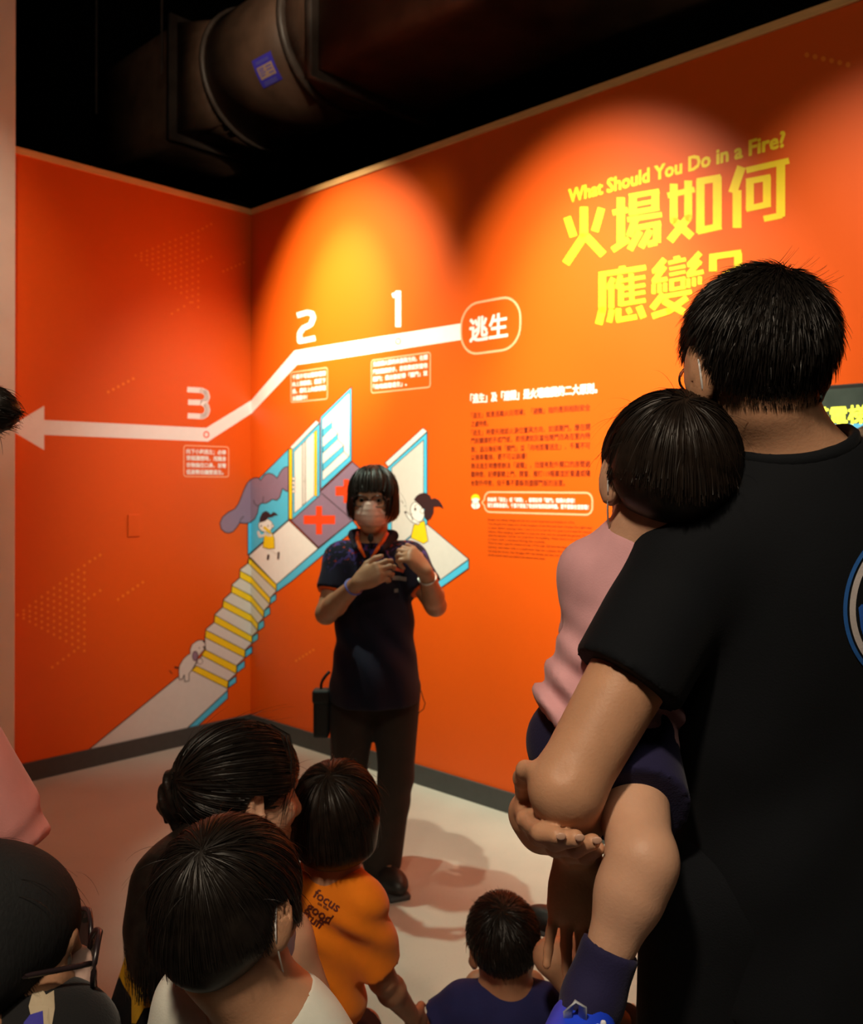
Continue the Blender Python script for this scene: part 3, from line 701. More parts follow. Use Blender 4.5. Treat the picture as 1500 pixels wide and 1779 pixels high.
# ------------------------------------------------------------------ sculpting: smooth unions of tapered limbs, meshed by surface nets
def nrm(v):
    v = np.asarray(v, float); return v / max(1e-9, np.linalg.norm(v))
def vec(*a): return np.array(a, float)
class Clay:
    def __init__(s): s.p = []; s.disp = None; s.cuts = []
    def cone(s, a, b, ra, rb, k=0.02, op='u', cut=None):
        a = np.asarray(a, float); b = np.asarray(b, float); ba = b - a; L2 = max(1e-9, ba @ ba); r = max(ra, rb)
        def f(X, Y, Z):
            t = np.clip(((X - a[0]) * ba[0] + (Y - a[1]) * ba[1] + (Z - a[2]) * ba[2]) / L2, 0, 1)
            d = np.sqrt((X - a[0] - t * ba[0]) ** 2 + (Y - a[1] - t * ba[1]) ** 2 + (Z - a[2] - t * ba[2]) ** 2) - (ra + (rb - ra) * t)
            for (p, n) in (cut or []):
                d = np.maximum(d, (X - p[0]) * n[0] + (Y - p[1]) * n[1] + (Z - p[2]) * n[2])
            return d
        s.p.append((f, np.minimum(a, b) - r, np.maximum(a, b) + r, k, op)); return s
    def ell(s, c, r, R=None, k=0.02, op='u', cut=None):
        c = np.asarray(c, float); r = np.asarray(r, float); R = np.eye(3) if R is None else np.asarray(R, float); rm = r.max()
        def f(X, Y, Z):
            dx, dy, dz = X - c[0], Y - c[1], Z - c[2]
            q = [(R[i][0] * dx + R[i][1] * dy + R[i][2] * dz) / r[i] for i in range(3)]
            k0 = np.sqrt(q[0] ** 2 + q[1] ** 2 + q[2] ** 2); k1 = np.sqrt((q[0] / r[0]) ** 2 + (q[1] / r[1]) ** 2 + (q[2] / r[2]) ** 2)
            d = k0 * (k0 - 1) / np.maximum(k1, 1e-6)
            for (p, n) in (cut or []):
                d = np.maximum(d, (X - p[0]) * n[0] + (Y - p[1]) * n[1] + (Z - p[2]) * n[2])
            return d
        ext = np.sqrt(((R * r[:, None]) ** 2).sum(0))
        s.p.append((f, c - ext, c + ext, k, op)); return s
    def box(s, c, r, R=None, rad=0.01, k=0.01, op='u'):
        c = np.asarray(c, float); r = np.asarray(r, float); R = np.eye(3) if R is None else np.asarray(R, float)
        def f(X, Y, Z):
            dx, dy, dz = X - c[0], Y - c[1], Z - c[2]
            q = [np.abs(R[i][0] * dx + R[i][1] * dy + R[i][2] * dz) - r[i] + rad for i in range(3)]
            o = np.sqrt(np.maximum(q[0], 0) ** 2 + np.maximum(q[1], 0) ** 2 + np.maximum(q[2], 0) ** 2)
            return o + np.minimum(np.maximum(q[0], np.maximum(q[1], q[2])), 0) - rad
        ext = (np.abs(R) * r[:, None]).sum(0)
        s.p.append((f, c - ext, c + ext, k, op)); return s
    def cut(s, p, n): s.cuts.append((np.asarray(p, float), nrm(n))); return s
    def field(s, xs, ys, zs):
        D = np.full((len(xs), len(ys), len(zs)), 0.5, np.float32)
        for f, lo, hi, k, op in s.p:
            m = k + 0.02 + (0.03 if op != 'u' else 0)
            sl = []
            for ax_, l, h in ((xs, lo[0] - m, hi[0] + m), (ys, lo[1] - m, hi[1] + m), (zs, lo[2] - m, hi[2] + m)):
                sl.append(slice(int(np.searchsorted(ax_, l)), int(np.searchsorted(ax_, h))))
            if any(q.start >= q.stop for q in sl): continue
            X = xs[sl[0]][:, None, None].astype(np.float32); Y = ys[sl[1]][None, :, None].astype(np.float32); Z = zs[sl[2]][None, None, :].astype(np.float32)
            d = f(X, Y, Z).astype(np.float32); A = D[sl[0], sl[1], sl[2]]
            if op == 'u':
                h = np.maximum(k - np.abs(A - d), 0) / k; D[sl[0], sl[1], sl[2]] = np.minimum(A, d) - h * h * k * 0.25
            else:
                d = -d; h = np.maximum(k - np.abs(A - d), 0) / k; D[sl[0], sl[1], sl[2]] = np.maximum(A, d) + h * h * k * 0.25
        X = xs[:, None, None]; Y = ys[None, :, None]; Z = zs[None, None, :]
        if s.disp is not None: D = (D + s.disp(X, Y, Z)).astype(np.float32)
        for p, n in s.cuts: D = np.maximum(D, ((X - p[0]) * n[0] + (Y - p[1]) * n[1] + (Z - p[2]) * n[2]).astype(np.float32))
        return D
    def at(s, P):
        """distance at a list of points (used to lay prints on cloth)"""
        D = np.full(len(P), 0.5); X, Y, Z = P[:, 0], P[:, 1], P[:, 2]
        for f, lo, hi, k, op in s.p:
            d = f(X, Y, Z)
            if op == 'u': h = np.maximum(k - np.abs(D - d), 0) / k; D = np.minimum(D, d) - h * h * k * 0.25
            else: h = np.maximum(k - np.abs(D + d), 0) / k; D = np.maximum(D, -d) + h * h * k * 0.25
        if s.disp is not None: D = D + s.disp(X, Y, Z)
        return D
    def mesh(s, h, fine=None):
        """fine: (lo, hi, h) box meshed with a smaller step"""
        U = [q for q in s.p if q[4] == 'u']
        lo = np.min([q[1] for q in U], 0) - 0.03; hi = np.max([q[2] for q in U], 0) + 0.03
        axs = []
        for i in range(3):
            if fine is None: axs.append(np.arange(lo[i], hi[i] + h, h)); continue
            a, b, hf = max(lo[i], fine[0][i]), min(hi[i], fine[1][i]), fine[2]
            n1 = max(1, int(math.ceil((a - lo[i]) / h))); n2 = max(2, int(math.ceil((b - a) / hf))); n3 = max(1, int(math.ceil((hi[i] - b) / h)))
            axs.append(np.unique(np.concatenate([np.linspace(lo[i], a, n1 + 1) if a > lo[i] + 1e-6 else [a], np.linspace(a, b, n2 + 1), np.linspace(b, hi[i], n3 + 1) if hi[i] > b + 1e-6 else [b]])))
        return nets(s.field(*axs), *axs)
def nets(D, xs, ys, zs):
    S = D < 0
    c = np.zeros(tuple(n - 1 for n in S.shape), np.uint8)
    offs = [(i, j, k) for i in (0, 1) for j in (0, 1) for k in (0, 1)]
    nx, ny, nz = c.shape
    for (i, j, k) in offs: c += S[i:i + nx, j:j + ny, k:k + nz]
    I, J, Kk = np.nonzero((c > 0) & (c < 8))
    pos = np.zeros((len(I), 3)); cnt = np.zeros(len(I))
    cv = {o: D[I + o[0], J + o[1], Kk + o[2]].astype(np.float64) for o in offs}
    for o in offs:
        for a in range(3):
            if o[a]: continue
            q = list(o); q[a] = 1; q = tuple(q)
            v0, v1 = cv[o], cv[q]; mk = (v0 < 0) != (v1 < 0)
            t = np.where(mk, v0 / np.where(mk, v0 - v1, 1), 0)
            for b in range(3): pos[:, b] += np.where(mk, o[b] + (t if b == a else 0), 0)
            cnt += mk
    pos /= np.maximum(cnt, 1)[:, None]
    V = np.stack([A[G] + pos[:, b] * (A[G + 1] - A[G]) for b, (A, G) in enumerate(((xs, I), (ys, J), (zs, Kk)))], 1)
    idx = np.full(c.shape, -1, np.int64); idx[I, J, Kk] = np.arange(len(I))
    Q = []
    for a in range(3):
        A = S[1:, :, :] if a == 0 else (S[:, 1:, :] if a == 1 else S[:, :, 1:])
        B = S[:-1, :, :] if a == 0 else (S[:, :-1, :] if a == 1 else S[:, :, :-1])
        i, j, k = np.nonzero(A != B)
        ok = np.ones(len(i), bool); g = (i, j, k)
        for b in range(3):
            if b != a: ok &= (g[b] > 0) & (g[b] < (nx, ny, nz)[b])
        i, j, k = i[ok], j[ok], k[ok]
        b1, b2 = [(1, 2), (2, 0), (0, 1)][a]
        def cell(d1, d2):
            G = [i.copy(), j.copy(), k.copy()]; G[b1] = G[b1] - d1; G[b2] = G[b2] - d2; return idx[G[0], G[1], G[2]]
        q = np.stack([cell(1, 1), cell(0, 1), cell(0, 0), cell(1, 0)], 1)
        fl_ = B[i, j, k]
        q[~fl_] = q[~fl_][:, ::-1]
        Q.append(q)
    return V, np.concatenate(Q)
def sculpt(name, clay, h, m, parent, fine=None, label=None):
    V, Q = clay.mesh(h, fine)
    o = link(name, fast_mesh(name, V, Q, m), parent)
    if label: o['label'] = label
    return o

# ------------------------------------------------------------------ people: materials
def skin_mat(name, rgb, sss=0.12): return mat(name, rgb, rough=0.5, var=0.07, scale=22, bump=0.10, bscale=260, spec=0.35, sss=sss)
SKIN = skin_mat('skin_warm', (0.50, 0.265, 0.155))
SKIN_LIGHT = skin_mat('skin_light', (0.56, 0.32, 0.21))
SKIN_DEEP = skin_mat('skin_deep', (0.40, 0.20, 0.115))
def hair_mat(name, rgb, rough=0.42): return mat(name, rgb, rough=rough, var=0.35, scale=60, spec=0.22)
HAIR = hair_mat('hair_black', (0.010, 0.0075, 0.006))
HAIR_BROWN = hair_mat('hair_dark_brown', (0.012, 0.0078, 0.0056))
HAIR_GREY = hair_mat('hair_grey_brown', (0.16, 0.11, 0.075))
def cloth(name, rgb, **k):
    d = dict(rough=0.85, var=0.10, scale=14, bump=0.18, bscale=420, spec=0.15, sheen=0.12); d.update(k)
    return mat(name, rgb, **d)
BLACK_TEE = cloth('black_cotton', (0.0032, 0.0042, 0.0062), sheen=0.02, bump=0.12)
PINK_TOP = cloth('pink_cotton', (0.62, 0.33, 0.36), bump=0.10)
PINK_TEE = cloth('pink_jersey', (0.66, 0.27, 0.25), bump=0.10)
NAVY = cloth('navy_cotton', (0.016, 0.014, 0.050), sheen=0.05)
NAVY_TEE = cloth('navy_jersey', (0.022, 0.024, 0.105), sheen=0.05)
ORANGE_TEE = cloth('orange_jersey', (0.78, 0.20, 0.008), bump=0.10)
POLO = cloth('dark_navy_polo', (0.010, 0.009, 0.022), sheen=0.05)
TROUSER = cloth('dark_brown_twill', (0.030, 0.021, 0.017), sheen=0.05)
JEAN = cloth('dark_denim', (0.020, 0.022, 0.035))
WHITE_TEE = cloth('white_jersey', (0.62, 0.64, 0.58), bump=0.10)
GREY_TEE = cloth('grey_jersey', (0.25, 0.24, 0.24))
M_SHOE = mat('black_shoe_leather', (0.010, 0.009, 0.009), rough=0.5, var=0.2, scale=20)
M_SOLE = mat('shoe_sole', (0.05, 0.05, 0.05), rough=0.7, var=0.1)
M_MASK = mat('face_mask_pink', (0.66, 0.45, 0.38), rough=0.8, var=0.03, scale=60, bump=0.1, bscale=150)
M_STRAP = mat('mask_strap_white', (0.75, 0.73, 0.72), rough=0.7, var=0.03)
M_EYE = mat('eye_white', (0.30, 0.26, 0.23), rough=0.2, var=0.02)
M_IRIS = mat('eye_dark', (0.012, 0.007, 0.004), rough=0.15, var=0.1)
M_FRAME = mat('glasses_frame_dark', (0.020, 0.012, 0.014), rough=0.3, var=0.1)
def lens_mat():
    m = bpy.data.materials.new('glasses_lens'); m.use_nodes = True
    b = m.node_tree.nodes['Principled BSDF']
    b.inputs['Base Color'].default_value = (0.95, 0.95, 0.95, 1); b.inputs['Roughness'].default_value = 0.03
    b.inputs['Transmission Weight'].default_value = 1.0; b.inputs['IOR'].default_value = 1.12
    n = m.node_tree.nodes.new('ShaderNodeTexNoise'); n.inputs['Scale'].default_value = 20
    r = m.node_tree.nodes.new('ShaderNodeMapRange'); r.inputs[3].default_value = 0.02; r.inputs[4].default_value = 0.05
    m.node_tree.links.new(n.outputs['Fac'], r.inputs[0]); m.node_tree.links.new(r.outputs[0], b.inputs['Roughness'])
    return m
M_LENS = lens_mat()

# ------------------------------------------------------------------ people: anatomy
class Head:
    """c: between the ears; fwd / up: facing; x right (the person's), y forward, z up, metres at scale 1"""
    def __init__(s, c, fwd, up=(0, 0, 1), sc=1.0):
        s.c = np.asarray(c, float); s.f = nrm(fwd); u = np.asarray(up, float); s.r = nrm(np.cross(s.f, u)); s.u = np.cross(s.r, s.f); s.s = sc
        s.R = np.array([s.r, s.f, s.u])
    def w(s, x, y, z): return s.c + s.s * (x * s.r + y * s.f + z * s.u)
    def add(s, cl, ears=1.0):
        k = s.s
        E = lambda c, r, R=None, kk=0.02, op='u': cl.ell(s.w(*c), np.array(r) * k, s.R if R is None else R, kk * k, op)
        Cn = lambda a, b, ra, rb, kk=0.02, op='u': cl.cone(s.w(*a), s.w(*b), ra * k, rb * k, kk * k, op)
        E((0, -0.012, 0.033), (0.074, 0.094, 0.080)); E((0, 0.022, -0.028), (0.060, 0.068, 0.088), kk=0.03)
        for q in (-1, 1):
            Cn((q * 0.048, 0.010, -0.060), (q * 0.012, 0.068, -0.098), 0.020, 0.019, 0.03)
            Cn((q * 0.045, 0.058, -0.022), (q * 0.030, 0.072, -0.020), 0.020, 0.016, 0.03)
        Cn((-0.034, 0.076, 0.027), (0.034, 0.076, 0.027), 0.013, 0.013, 0.02)
        for q in (-1, 1): E((q * 0.032, 0.094, 0.004), (0.016, 0.012, 0.011), kk=0.012, op='s')
        Cn((0, 0.086, 0.012), (0, 0.107, -0.030), 0.008, 0.012, 0.014)
        for q in (-1, 1): E((q * 0.012, 0.098, -0.034), (0.009, 0.010, 0.008), kk=0.008)
        Cn((-0.018, 0.084, -0.060), (0.018, 0.084, -0.060), 0.007, 0.007, 0.008); Cn((-0.015, 0.083, -0.070), (0.015, 0.083, -0.070), 0.008, 0.008, 0.008)
        E((0, 0.090, -0.0648), (0.022, 0.01, 0.0015), kk=0.003, op='s')
        for q in (-1, 1):
            a = q * 0.45; Re = np.array([s.r * math.cos(a) + s.f * math.sin(a) * -1 * 1.0, s.f * math.cos(a) + s.r * math.sin(a), s.u])
            E((q * (0.079 + 0.006 * (ears - 1) / 0.2), -0.012, -0.004), (0.009 * ears, 0.020 * ears, 0.033 * ears), Re, 0.010)
            E((q * 0.086, -0.006, 0.002), (0.007, 0.010, 0.018), Re, 0.006, 's')
            E((q * 0.079, 0.0, -0.030), (0.008 * ears, 0.010 * ears, 0.012 * ears), Re, 0.008)
    def eyes(s, parent):
        for q in (-1, 1):
            bm = bmesh.new(); bmesh.ops.create_uvsphere(bm, u_segments=16, v_segments=12, radius=0.0125 * s.s)
            me = bpy.data.meshes.new('eye')
            Rm = Matrix(((s.r[0], s.u[0], s.f[0]), (s.r[1], s.u[1], s.f[1]), (s.r[2], s.u[2], s.f[2])))
            for f in bm.faces:
                f.material_index = 1 if f.calc_center_median().z > 0.0108 * s.s else 0; f.smooth = True
            bmesh.ops.rotate(bm, verts=bm.verts, matrix=Rm); bmesh.ops.translate(bm, verts=bm.verts, vec=s.w(q * 0.032, 0.0735, 0.003))
            bm.to_mesh(me); bm.free(); me.materials.append(M_EYE); me.materials.append(M_IRIS); link('eye', me, parent)
def hand(cl, w, d, pn, curl, sc=1.0, thumb=1, spread=0.10, k=0.005, bend0=None, tcurl=0.3):
    """w wrist, d finger direction, pn palm normal (the side the fingers close to), thumb: +1/-1 side along d x pn"""
    w = np.asarray(w, float); d = nrm(d); pn = np.asarray(pn, float); pn = nrm(pn - d * (pn @ d)); sd_ = np.cross(d, pn) * thumb
    lens = (0.044, 0.048, 0.044, 0.036)
    for i in range(4):
        o = (0.030, 0.010, -0.010, -0.028)[i] * sc
        base = w + sd_ * o * 0.55 + d * 0.012 * sc; kn = w + d * (0.086, 0.090, 0.086, 0.078)[i] * sc + sd_ * o
        cl.cone(base, kn, 0.0145 * sc, 0.0105 * sc, 0.016 * sc)
        ang = -curl[i] if bend0 is None else -bend0[i]
        fd = nrm(d + sd_ * spread * (0.9, 0.25, -0.35, -1.0)[i]); p = kn; a = 0.0; rr = 0.0092 * sc * (1, 1.03, 1, 0.88)[i]
        for j in range(3):
            a += curl[i] * (0.8, 1.0, 0.7)[j]
            dd = fd * math.cos(a) + pn * math.sin(a); L = lens[i] * (1.0, 0.66, 0.52)[j] * sc; q = p + dd * L
            cl.cone(p, q, rr, rr * 0.92, k * sc if j else 0.008 * sc); p = q; rr *= 0.92
    cl.ell(w + d * 0.050 * sc + pn * 0.004 * sc, np.array([0.040, 0.048, 0.0165]) * sc, np.array([sd_, d, pn]), 0.015 * sc)
    t0 = w + d * 0.022 * sc + sd_ * 0.024 * sc + pn * 0.006 * sc
    t1 = t0 + nrm(d * 0.75 + sd_ * 0.75 + pn * 0.25) * 0.042 * sc; t2 = t1 + nrm(d * 0.95 + sd_ * 0.25 + pn * tcurl) * 0.034 * sc; t3 = t2 + nrm(d + pn * tcurl * 1.6) * 0.026 * sc
    cl.cone(t0, t1, 0.017 * sc, 0.012 * sc, 0.014 * sc); cl.cone(t1, t2, 0.0115 * sc, 0.0105 * sc, 0.006 * sc); cl.cone(t2, t3, 0.0105 * sc, 0.0085 * sc, 0.005 * sc)
class Body:
    """joints in world metres; s = limb thickness scale, t = torso scale"""
    def __init__(s, head, neck, pel, sh, el, wr, hip, kn, an, toe, sc=1.0, t=1.0, armr=1.0, legr=1.0, hands=True, curl=((0.5,) * 4, (0.5,) * 4), hd=(None, None), pn=(None, None), hs=1.0, nk=0.92, ears=1.0):
        s.nk, s.ears = nk, ears; s.h = head; A = lambda q: [np.asarray(v, float) for v in q]
        s.neck, s.pel = np.asarray(neck, float), np.asarray(pel, float); s.sh, s.el, s.wr, s.hip, s.kn, s.an, s.toe = map(A, (sh, el, wr, hip, kn, an, toe))
        s.sc, s.t, s.ar, s.lr, s.hands, s.curl, s.hd, s.pnn, s.hs = sc, t, armr, legr, hands, curl, hd, pn, hs
        s.up = nrm(s.neck - s.pel); r = s.sh[1] - s.sh[0]; s.rt = nrm(r - s.up * (r @ s.up)); s.fw = np.cross(s.up, s.rt); s.R = np.array([s.rt, s.fw, s.up])
        s.L = np.linalg.norm(s.neck - s.pel)
    def torso(s, cl, g=0.0, k=0.05, waist=1.0):
        t = s.t; p = lambda q: s.pel + (s.neck - s.pel) * q
        wd = np.linalg.norm(s.sh[1] - s.sh[0]) / 2
        cl.ell(p(0.70), (wd * 0.82 + g, 0.105 * t + g, s.L * 0.36 + g), s.R, k)
        cl.ell(p(0.38), (wd * 0.72 * waist + g, 0.092 * t + g, s.L * 0.36 + g), s.R, k)
        cl.ell(p(0.04), (wd * 0.84 + g, 0.108 * t + g, s.L * 0.26 + g), s.R, k)
        for q in (0, 1): cl.cone(s.neck - s.up * 0.035 * t, s.sh[q], 0.042 * t + g, 0.050 * t * s.ar + g, k)
    def arm(s, cl, q, g=0.0, k=0.03):
        a = s.sc * s.ar
        cl.cone(s.sh[q], s.el[q], 0.050 * a + g, 0.037 * a + g, k)
        if g == 0:
            m = s.el[q] + (s.wr[q] - s.el[q]) * 0.3
            cl.cone(s.el[q], m, 0.037 * a, 0.039 * a, 0.015); cl.cone(m, s.wr[q], 0.039 * a, 0.025 * a, 0.015)
    def leg(s, cl, q, g=0.0, k=0.04, low=0.0):
        a = s.sc * s.lr
        cl.cone(s.hip[q], s.kn[q], 0.078 * a + g, 0.052 * a + g, k)
        m = s.kn[q] + (s.an[q] - s.kn[q]) * 0.3
        cl.cone(s.kn[q], m, 0.050 * a + g, 0.052 * a + g, 0.02); cl.cone(m, s.an[q], 0.052 * a + g, 0.034 * a + g + low, 0.02)
    def skin(s):
        cl = Clay(); s.h.add(cl, s.ears)
        nk = s.h.w(0, -0.028, -0.055); kr = s.h.s * s.nk
        cl.cone(nk, s.neck - s.up * 0.02, 0.054 * kr, 0.058 * kr, 0.03)
        s.torso(cl)
        for q in (0, 1):
            s.arm(cl, q); s.leg(cl, q)
            f = nrm(s.toe[q] - s.an[q]); cl.cone(s.an[q] - vec(0, 0, 0.02 * s.sc), s.toe[q], 0.032 * s.sc, 0.022 * s.sc, 0.02)
            if s.hands:
                d = nrm(s.wr[q] - s.el[q]) if s.hd[q] is None else s.hd[q]
                pn = (-s.rt if q else s.rt) if s.pnn[q] is None else s.pnn[q]
                hand(cl, s.wr[q], d, pn, s.curl[q], s.hs * s.sc, thumb=(-1 if q == 0 else 1) * s.thumbsign[q])
        return cl
    thumbsign = (1, 1)
    def shirt(s, hem=0.02, sleeve=0.5, g=0.012, gs=0.014, k=0.05, waist=1.05, flare=0.0, neckr=0.062):
        """hem: fraction along pelvis..neck (negative hangs lower); sleeve: fraction of the upper arm"""
        cl = Clay(); s.torso(cl, g, k, waist)
        p = s.pel + (s.neck - s.pel) * hem; wd = np.linalg.norm(s.sh[1] - s.sh[0]) / 2
        if flare > 0.02: cl.ell(s.pel, (wd * 0.84 + g + flare, 0.108 * s.t + g + flare, s.L * 0.36), s.R, k)
        cl.ell(p, (wd * 0.84 + g + flare, 0.108 * s.t + g + flare, s.L * 0.30), s.R, k)
        for q in (0, 1):
            sv = sleeve[q] if hasattr(sleeve, '__len__') else sleeve
            e = s.sh[q] + (s.el[q] - s.sh[q]) * sv; n = nrm(s.el[q] - s.sh[q])
            a = s.sc * s.ar; r0 = 0.050 * a + gs; r1 = r0 + (0.037 * a + gs * 1.6 - r0) * sv
            cl.cone(s.sh[q], e + n * 0.06, r0, r1, 0.03 * min(1.0, s.sc), cut=[(e, n)])
        cl.cone(s.neck - s.up * 0.012, s.h.w(0, -0.02, -0.03), neckr * s.h.s * s.nk / 0.92, neckr * s.h.s * s.nk / 0.92, 0.008, op='s')
        cl.cut(p, -s.up)
        return cl
    def trousers(s, g=0.012, low=0.018, to=1.0, k=0.04):
        cl = Clay(); wd = np.linalg.norm(s.sh[1] - s.sh[0]) / 2
        cl.ell(s.pel + s.up * 0.02, (wd * 0.84 + min(g, 0.014) * 0.6, 0.108 * s.t + min(g, 0.014) * 0.6, s.L * 0.24), s.R, k)
        a = s.sc * s.lr
        for q in (0, 1):
            if to >= 1:
                s.leg(cl, q, g, k, low)
            else:
                e = s.hip[q] + (s.kn[q] - s.hip[q]) * to; n = nrm(s.kn[q] - s.hip[q])
                cl.cone(s.hip[q], e + n * 0.05, 0.078 * a + g, (0.078 + (0.052 - 0.078) * to) * a + g * 1.6, k, cut=[(e, n)])
        if to >= 1:
            for q in (0, 1): pass
        return cl
    def shoes(s, parent, m=None, size=1.0):
        for q in (0, 1):
            a, t = s.an[q], s.toe[q]; f = nrm((t - a) * vec(1, 1, 0)); z = vec(0, 0, 1); b = s.sc * size
            zt = max(0.0, min(a[2], t[2]) - 0.03 * b) if min(a[2], t[2]) < 0.15 else min(a[2], t[2]) - 0.03 * b
            if min(a[2], t[2]) < 0.15: zt = 0.0
            R = np.array([np.cross(f, z), f, z]); cl = Clay()
            ctr = vec(a[0], a[1], zt) + f * 0.055 * b
            cl.ell(ctr + z * 0.045 * b + f * 0.06 * b, (0.047 * b, 0.085 * b, 0.042 * b), R, 0.03)
            cl.ell(ctr + z * 0.055 * b - f * 0.055 * b, (0.042 * b, 0.065 * b, 0.055 * b), R, 0.03)
            cl.cut(vec(0, 0, zt + 0.012), -z)
            o = sculpt('shoe', cl, 0.008 * b, m or M_SHOE, parent)
            so = Clay().box(ctr + z * 0.008 * b + f * 0.012 * b, (0.043 * b, 0.122 * b, 0.012 * b), R, 0.0118 * b); so.cut(vec(0, 0, zt + 0.001), -z)
            sculpt('sole', so, 0.007 * b, M_SOLE, o)

# ------------------------------------------------------------------ hair: a cap plus combed strands
RNG = np.random.default_rng(7)
def strands(hd, cE, rE, whorl, n, length, steps=7, width=0.0016, grav=0.02, lift=0.05, keep=None, hang=None, seed=1, jit=0.25, swirl=0.35, stick=None, tip=0.0):
    """combed strands over the ellipsoid (cE, rE) in head units; returns V, Q in world space. keep(P)->mask of roots, hang: P -> mask where the strand stops"""
    g = np.random.default_rng(seed); cE = np.array(cE); rE = np.array(rE)
    U = g.normal(size=(n * 3, 3)); U /= np.linalg.norm(U, axis=1)[:, None]
    P = cE + U * rE
    if keep is not None: P = P[keep(P)]
    P = P[:n]; U = (P - cE) / rE; U /= np.linalg.norm(U, axis=1)[:, None]
    N = U / rE; N /= np.linalg.norm(N, axis=1)[:, None]
    wh = nrm(whorl); wp = cE + wh * rE
    def flow(P, N):
        d = P - wp; d -= (d * N).sum(1)[:, None] * N; r = np.linalg.norm(d, axis=1)[:, None]; d = d / np.maximum(r, 1e-5)
        t = np.cross(N, d); return d + t * swirl * np.exp(-r / 0.05)
    D = flow(P, N) + g.normal(size=P.shape) * jit; L = length * g.uniform(0.6, 1.1, len(P))
    dn = np.array([0, 0, -1.0]); dn = hd.R @ dn if hd is not None else dn
    P = cE + (P - cE) * 1.010; pts = [P * 1.0]; off = g.uniform(0.0, 1.0, len(P))
    alive = np.ones(len(P), bool); step = L / steps
    for j in range(steps):
        q = (P - cE) / rE; N = q / rE; N /= np.linalg.norm(N, axis=1)[:, None]
        D = D * 0.75 + flow(P, N) * 0.25 + dn * grav * (j + 1) + N * tip
        D -= np.minimum((D * N).sum(1), 0)[:, None] * N; D /= np.linalg.norm(D, axis=1)[:, None]
        Pn = P + D * step[:, None]
        if hang is not None: alive &= ~hang(Pn)
        q = (Pn - cE) / rE; m = np.linalg.norm(q, axis=1); want = 1.014 + lift * (0.2 + 0.8 * off) * (j + 1) / steps
        Pn = np.where((m < want)[:, None], cE + q / m[:, None] * want[:, None] * rE, Pn)
        if stick is not None:
            far = (m > want * 1.01) & (Pn[:, 2] > stick)
            Pn = np.where(far[:, None], cE + q / m[:, None] * (want * 1.01)[:, None] * rE, Pn)
        P = np.where(alive[:, None], Pn, P); pts.append(P * 1.0)
    pts = np.array(pts)                                        # steps+1, n, 3
    T = np.gradient(pts, axis=0); q = (pts - cE) / rE; N = q / rE
    Sd = np.cross(T, N); ln = np.linalg.norm(Sd, axis=2); Sd = Sd / np.maximum(ln, 1e-9)[:, :, None]
    ph = g.uniform(-1.0, 1.0, pts.shape[1])[None, :, None]; Sd = Sd * np.cos(ph) + N / np.linalg.norm(N, axis=2)[:, :, None] * np.sin(ph)
    w = width * np.linspace(1, 0.25, steps + 1)[:, None, None] * 0.5
    A, B = pts - Sd * w, pts + Sd * w
    n_ = pts.shape[1]; S1 = steps + 1
    V = np.concatenate([A.transpose(1, 0, 2).reshape(-1, 3), B.transpose(1, 0, 2).reshape(-1, 3)])
    base = (np.arange(n_) * S1)[:, None] + np.arange(steps)[None, :]; base = base.ravel(); o = n_ * S1
    Q = np.stack([base, base + 1, base + 1 + o, base + o], 1)
    if hd is not None: V = hd.c + hd.s * (V @ hd.R)
    return V, Q
def join(*VQ):
    Vs, Qs, b = [], [], 0
    for V, Q in VQ: Vs.append(V); Qs.append(Q + b); b += len(V)
    return np.concatenate(Vs), np.concatenate(Qs)
